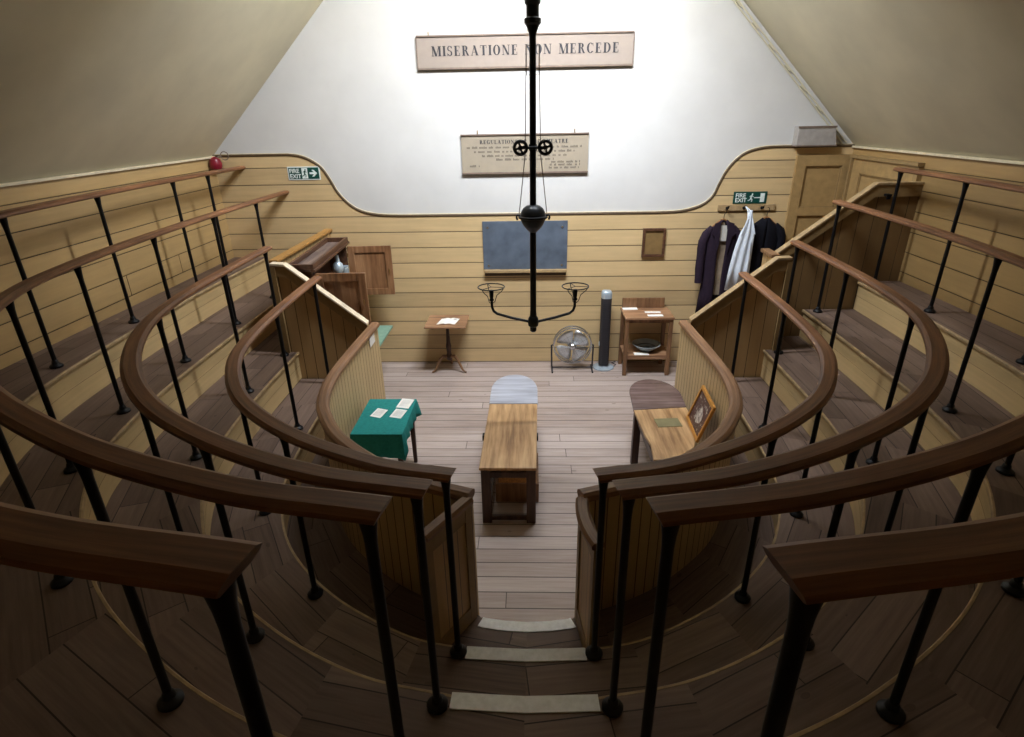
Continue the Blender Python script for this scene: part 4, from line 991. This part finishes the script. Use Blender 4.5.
t = thing('tower_fan', 'tall charcoal tower fan with a silver top, standing by the wall', 'fan', (1.05, 7.62, 0))
ux, uy = 1.06, 7.58
mb = MB(); mb.lathe([(0.15, 0.0), (0.15, 0.012), (0.13, 0.022), (0.07, 0.03), (0.06, 0.05)], (ux, uy, 0), 28); mb.build('base', 'glassy', t)
def rr_poly(hx, hy, r_, n=5):
    out = []
    for (sx, sy, a0) in ((1, 1, 0), (-1, 1, 90), (-1, -1, 180), (1, -1, 270)):
        for i in range(n + 1):
            a = R(a0 + 90 * i / n); out.append((sx * (hx - r_) + r_ * math.cos(a), sy * (hy - r_) + r_ * math.sin(a)))
    return out
pp = rr_poly(0.07, 0.07, 0.045)
mb = MB(); loft(mb, [[(ux + a * k, uy + b * k, z) for a, b in pp] for z, k in ((0.05, 0.9), (0.06, 1.0), (1.03, 1.0))]); mb.build('body', 'charcoal', t)
mb = MB(); loft(mb, [[(ux + a * k, uy + b * k, z) for a, b in pp] for z, k in ((1.03, 1.0), (1.09, 1.02), (1.115, 0.94), (1.125, 0.8))]); mb.build('top_cap', 'silverplastic', t)
mb = MB()
for i in range(30):
    z = 0.2 + i * 0.026; mb.box(ux - .045, ux + .045, uy - .073, uy - .068, z, z + .008)
mb.build('grille', 'ink', t, smooth=0)
mb = MB(); mb.box(ux - .078, ux - .068, uy - .03, uy - .01, 0.34, 0.4); mb.build('badge', 'silverplastic', t, smooth=0)
mb = MB(); mb.tube([(1.12, 7.62, 0.012), (1.22, 7.6, 0.008), (1.25, 7.66, 0.008), (1.2, 7.72, 0.008), (1.26, 7.77, 0.008)], 0.006, 6); mb.build('power_cord', 'ink', t)

# ------------------------------------------------------------------ washstand with bowl and papers
t = thing('wooden_stand', 'two tier wooden stand with raised back board, by the end of the barrier', 'stand', (1.62, 7.5, 0))
sx0, sx1, sy0, sy1, sz = 1.28, 1.93, 7.27, 7.74, 0.84
mb = MB(); mb.box(sx0, sx1, sy0, sy1, sz - .03, sz); mb.build('top_shelf', 'browntop', t, bevel=0.005, smooth=0)
mb = MB(); mb.box(sx0 + .02, sx1 - .02, sy0 + .03, sy1, 0.27, 0.295); mb.box(sx0 + .02, sx1 - .02, sy0 + .03, sy0 + .055, 0.235, 0.27); mb.build('lower_shelf', 'browntop', t, bevel=0.003, smooth=0)
mb = MB(); mb.box(sx0 + .02, sx1 - .05, sy1 - .025, sy1, sz, sz + 0.14); mb.build('back_board', 'brownwood', t, bevel=0.004, smooth=0)
for (x, y) in ((sx0 + .035, sy0 + .04), (sx1 - .035, sy0 + .04), (sx0 + .035, sy1 - .03), (sx1 - .035, sy1 - .03)):
    mb = MB(); mb.box(x - .025, x + .025, y - .025, y + .025, 0, sz - .03); mb.build('leg', 'brownwood', t, bevel=0.003, smooth=0)
mb = MB(); mb.box(sx0 + .06, sx1 - .06, sy0 + .03, sy0 + .05, sz - .08, sz - .031); mb.build('apron', 'brownwood', t, smooth=0)
t = thing('enamel_bowl', 'shallow pale blue enamel bowl on the lower shelf of the wooden stand', 'bowl', (1.63, 7.5, 0.296))
mb = MB(); mb.lathe([(0.07, 0.297), (0.10, 0.305), (0.155, 0.355), (0.18, 0.385), (0.195, 0.388), (0.195, 0.394), (0.178, 0.392), (0.15, 0.362), (0.10, 0.315), (0.0, 0.31)], (1.63, 7.5, 0), 36); mb.build('basin', 'pewter', t)
mb = MB()
for r_ in (0.05, 0.09, 0.125): mb.tube([(1.63 + r_ * math.cos(a * PI / 16), 7.5 + r_ * math.sin(a * PI / 16), 0.318 + max(0, r_ - 0.095) * 0.9) for a in range(32)], 0.005, 6, closed=True)
mb.build('pattern_ring', 'pewterdark', t)
for (c, sx, sy, rz, z, lab) in (((1.40, 7.66), 0.20, 0.09, 2, sz, 'white paper slip at the back corner of the wooden stand top'),
                                ((1.68, 7.50), 0.21, 0.055, -3, sz, 'narrow white paper slip across the middle of the wooden stand top'),
                                ((1.69, 7.36), 0.20, 0.075, 2, sz, 'white paper slip near the front edge of the wooden stand top'),
                                ((1.54, 7.345), 0.20, 0.085, 0, 0.295, 'white paper slip in front of the enamel bowl')):
    tag(MB().obox((c[0], c[1], z + .004), sx, sy, 0.005, rz=R(rz)).build('paper_slip', 'paper', smooth=0), lab, 'paper', 'paper slips on the wooden stand')

# ------------------------------------------------------------------ open cabinet behind the end screen
cab = t = thing('display_cabinet', 'chestnut wall cabinet with tray top and both doors open', 'cabinet', (-2.45, 6.75, 1.1))
cx0, cx1, cy0, cy1, cz0, cz1 = -2.60, -2.345, 6.0, 7.47, 1.10, 1.815
mb = MB()
mb.box(cx0, cx0 + .02, cy0, cy1, cz0, cz1); mb.box(cx0 + .02, cx1, cy0, cy0 + .025, cz0, cz1); mb.box(cx0 + .02, cx1, cy1 - .025, cy1, cz0, cz1); mb.box(cx0 + .02, cx1, cy0 + .025, cy1 - .025, cz0, cz0 + .025)
mb.box(cx0 + .02, cx1 - .02, cy0 + .025, cy1 - .025, 1.44, 1.46)
mb.build('carcass', 'cabdark', t, smooth=0)
mb = MB(); mb.box(cx0, cx1, cy0, cy1, cz1, cz1 + .03); mb.build('tray_floor', 'trayfloor', t, smooth=0)
mb = MB()
for r_ in ((cx0 - .0, cx1 + .03, cy0 - .02, cy0 + .015), (cx0, cx1 + .03, cy1 - .015, cy1 + .02), (cx0, cx0 + .03, cy0 + .015, cy1 - .015), (cx1 - .005, cx1 + .03, cy0 + .015, cy1 - .015)): mb.box(*r_, cz1 + .03, cz1 + .085)
mb.box(cx1, cx1 + .045, cy0 - .03, cy1 + .03, cz1 + .0, cz1 + .03)
mb.build('tray_rim', 'cabdark', t, bevel=0.004, smooth=0)
def cab_door(y, thick, ztop, zb, x0, x1):
    mb = MB(); mb.box(x0, x1, y, y + thick * .5, zb, ztop); d = mb.build('door', 'cabwood', t, smooth=0)
    mb = MB(); w = 0.085
    for r_ in ((x0, x0 + w, zb, ztop), (x1 - w, x1, zb, ztop), (x0 + w, x1 - w, zb, zb + w), (x0 + w, x1 - w, ztop - w, ztop)): mb.box(r_[0], r_[1], y - thick * .5, y, r_[2], r_[3])
    mb.build('door_frame', 'cabwood', d, bevel=0.003, smooth=0)
    mb = MB()
    for z in (zb + .1, ztop - .14): mb.tube([(x0 - .008, y, z), (x0 - .008, y, z + .05)], 0.008, 8)
    mb.tube([(x1 - .04, y - thick * .5 - .012, (zb + ztop) / 2 - .03), (x1 - .04, y - thick * .5 - .012, (zb + ztop) / 2 + .03)], 0.006, 6)
    mb.build('hinge', 'brass', d)
cab_door(7.46, 0.03, 1.785, 1.13, cx1 + .012, -1.765)
cab_door(6.04, 0.03, 1.785, 1.14, cx1 + .012, -1.79)
cab.rotation_euler.z = R(2.6)
t = thing('glass_vessel', 'pale glass vessel with round body inside the open cabinet', 'vessel', (-2.42, 7.1, 1.46))
mb = MB(); mb.lathe([(0.05, 1.461), (0.052, 1.47), (0.022, 1.49), (0.03, 1.51), (0.065, 1.55), (0.072, 1.59), (0.06, 1.635), (0.03, 1.665), (0.022, 1.74), (0.026, 1.75)], (-2.40, 7.12, 0), 20); mb.build('vessel_body', 'silverplastic', t)
t = thing('small_jar', 'short pale jar beside the glass vessel inside the cabinet', 'jar', (-2.37, 7.3, 1.46))
mb = MB(); mb.lathe([(0.045, 1.461), (0.048, 1.50), (0.048, 1.54), (0.04, 1.55)], (-2.37, 7.29, 0), 18); mb.build('jar_body', 'pewter', t)
mb = MB(); mb.lathe([(0.043, 1.55), (0.046, 1.556), (0.046, 1.57), (0.0, 1.575)], (-2.37, 7.29, 0), 18); mb.build('jar_lid', 'silverplastic', t)
t = thing('green_table', 'low table with pale green top beyond the end of the barrier', 'table', (-2.05, 6.95, 0))
mb = MB(); mb.box(-2.5, -1.86, 6.45, 7.42, 0.68, 0.71); mb.build('tabletop', 'palegreen', t, bevel=0.004, smooth=0)
for (x, y) in ((-2.45, 6.5), (-2.2, 6.5), (-2.45, 7.37), (-2.2, 7.37)):
    mb = MB(); mb.box(x - .025, x + .025, y - .025, y + .025, 0, 0.68); mb.build('leg', 'palegreen', t, smooth=0)

# ------------------------------------------------------------------ light, camera
w = bpy.data.worlds.new('sky'); S.world = w; w.use_nodes = True
bg = w.node_tree.nodes['Background']; bg.inputs[0].default_value = lin(200, 214, 235); bg.inputs[1].default_value = 1.0
la = bpy.data.lights.new('skylight_daylight', 'AREA'); la.shape = 'RECTANGLE'; la.size = WX - WX0 - 0.08; la.size_y = WY1 - WY0 - 0.04
la.energy = 740; la.color = (0.90, 0.96, 1.04)
lo = bpy.data.objects.new('skylight_daylight', la); COL.objects.link(lo)
lo.location = ((WX + WX0) / 2, (WY0 + WY1) / 2, SKZ + 0.02)

cam = bpy.data.cameras.new('camera'); co = bpy.data.objects.new('camera', cam); COL.objects.link(co)
F, TH, YAW, RO = 576.4, R(23.72), R(2.09), R(-1.06)
cam.sensor_width = 36; cam.lens = F / 1024 * 36; cam.clip_start = 0.02
fwd = Vector((-math.sin(YAW) * math.cos(TH), math.cos(YAW) * math.cos(TH), -math.sin(TH)))
r0 = Vector((math.cos(YAW), math.sin(YAW), 0)); u0 = r0.cross(fwd)
rr0 = r0 * math.cos(RO) + u0 * math.sin(RO); uu0 = u0 * math.cos(RO) - r0 * math.sin(RO)
m4 = Matrix(((rr0.x, uu0.x, -fwd.x, 0.035), (rr0.y, uu0.y, -fwd.y, 0.0), (rr0.z, uu0.z, -fwd.z, 3.317), (0, 0, 0, 1)))
co.matrix_world = m4
S.camera = co
S.view_settings.view_transform = 'Standard'; S.view_settings.look = 'None'; S.view_settings.gamma = 1.0; S.view_settings.use_curve_mapping = False
S.view_settings.exposure = 0.0
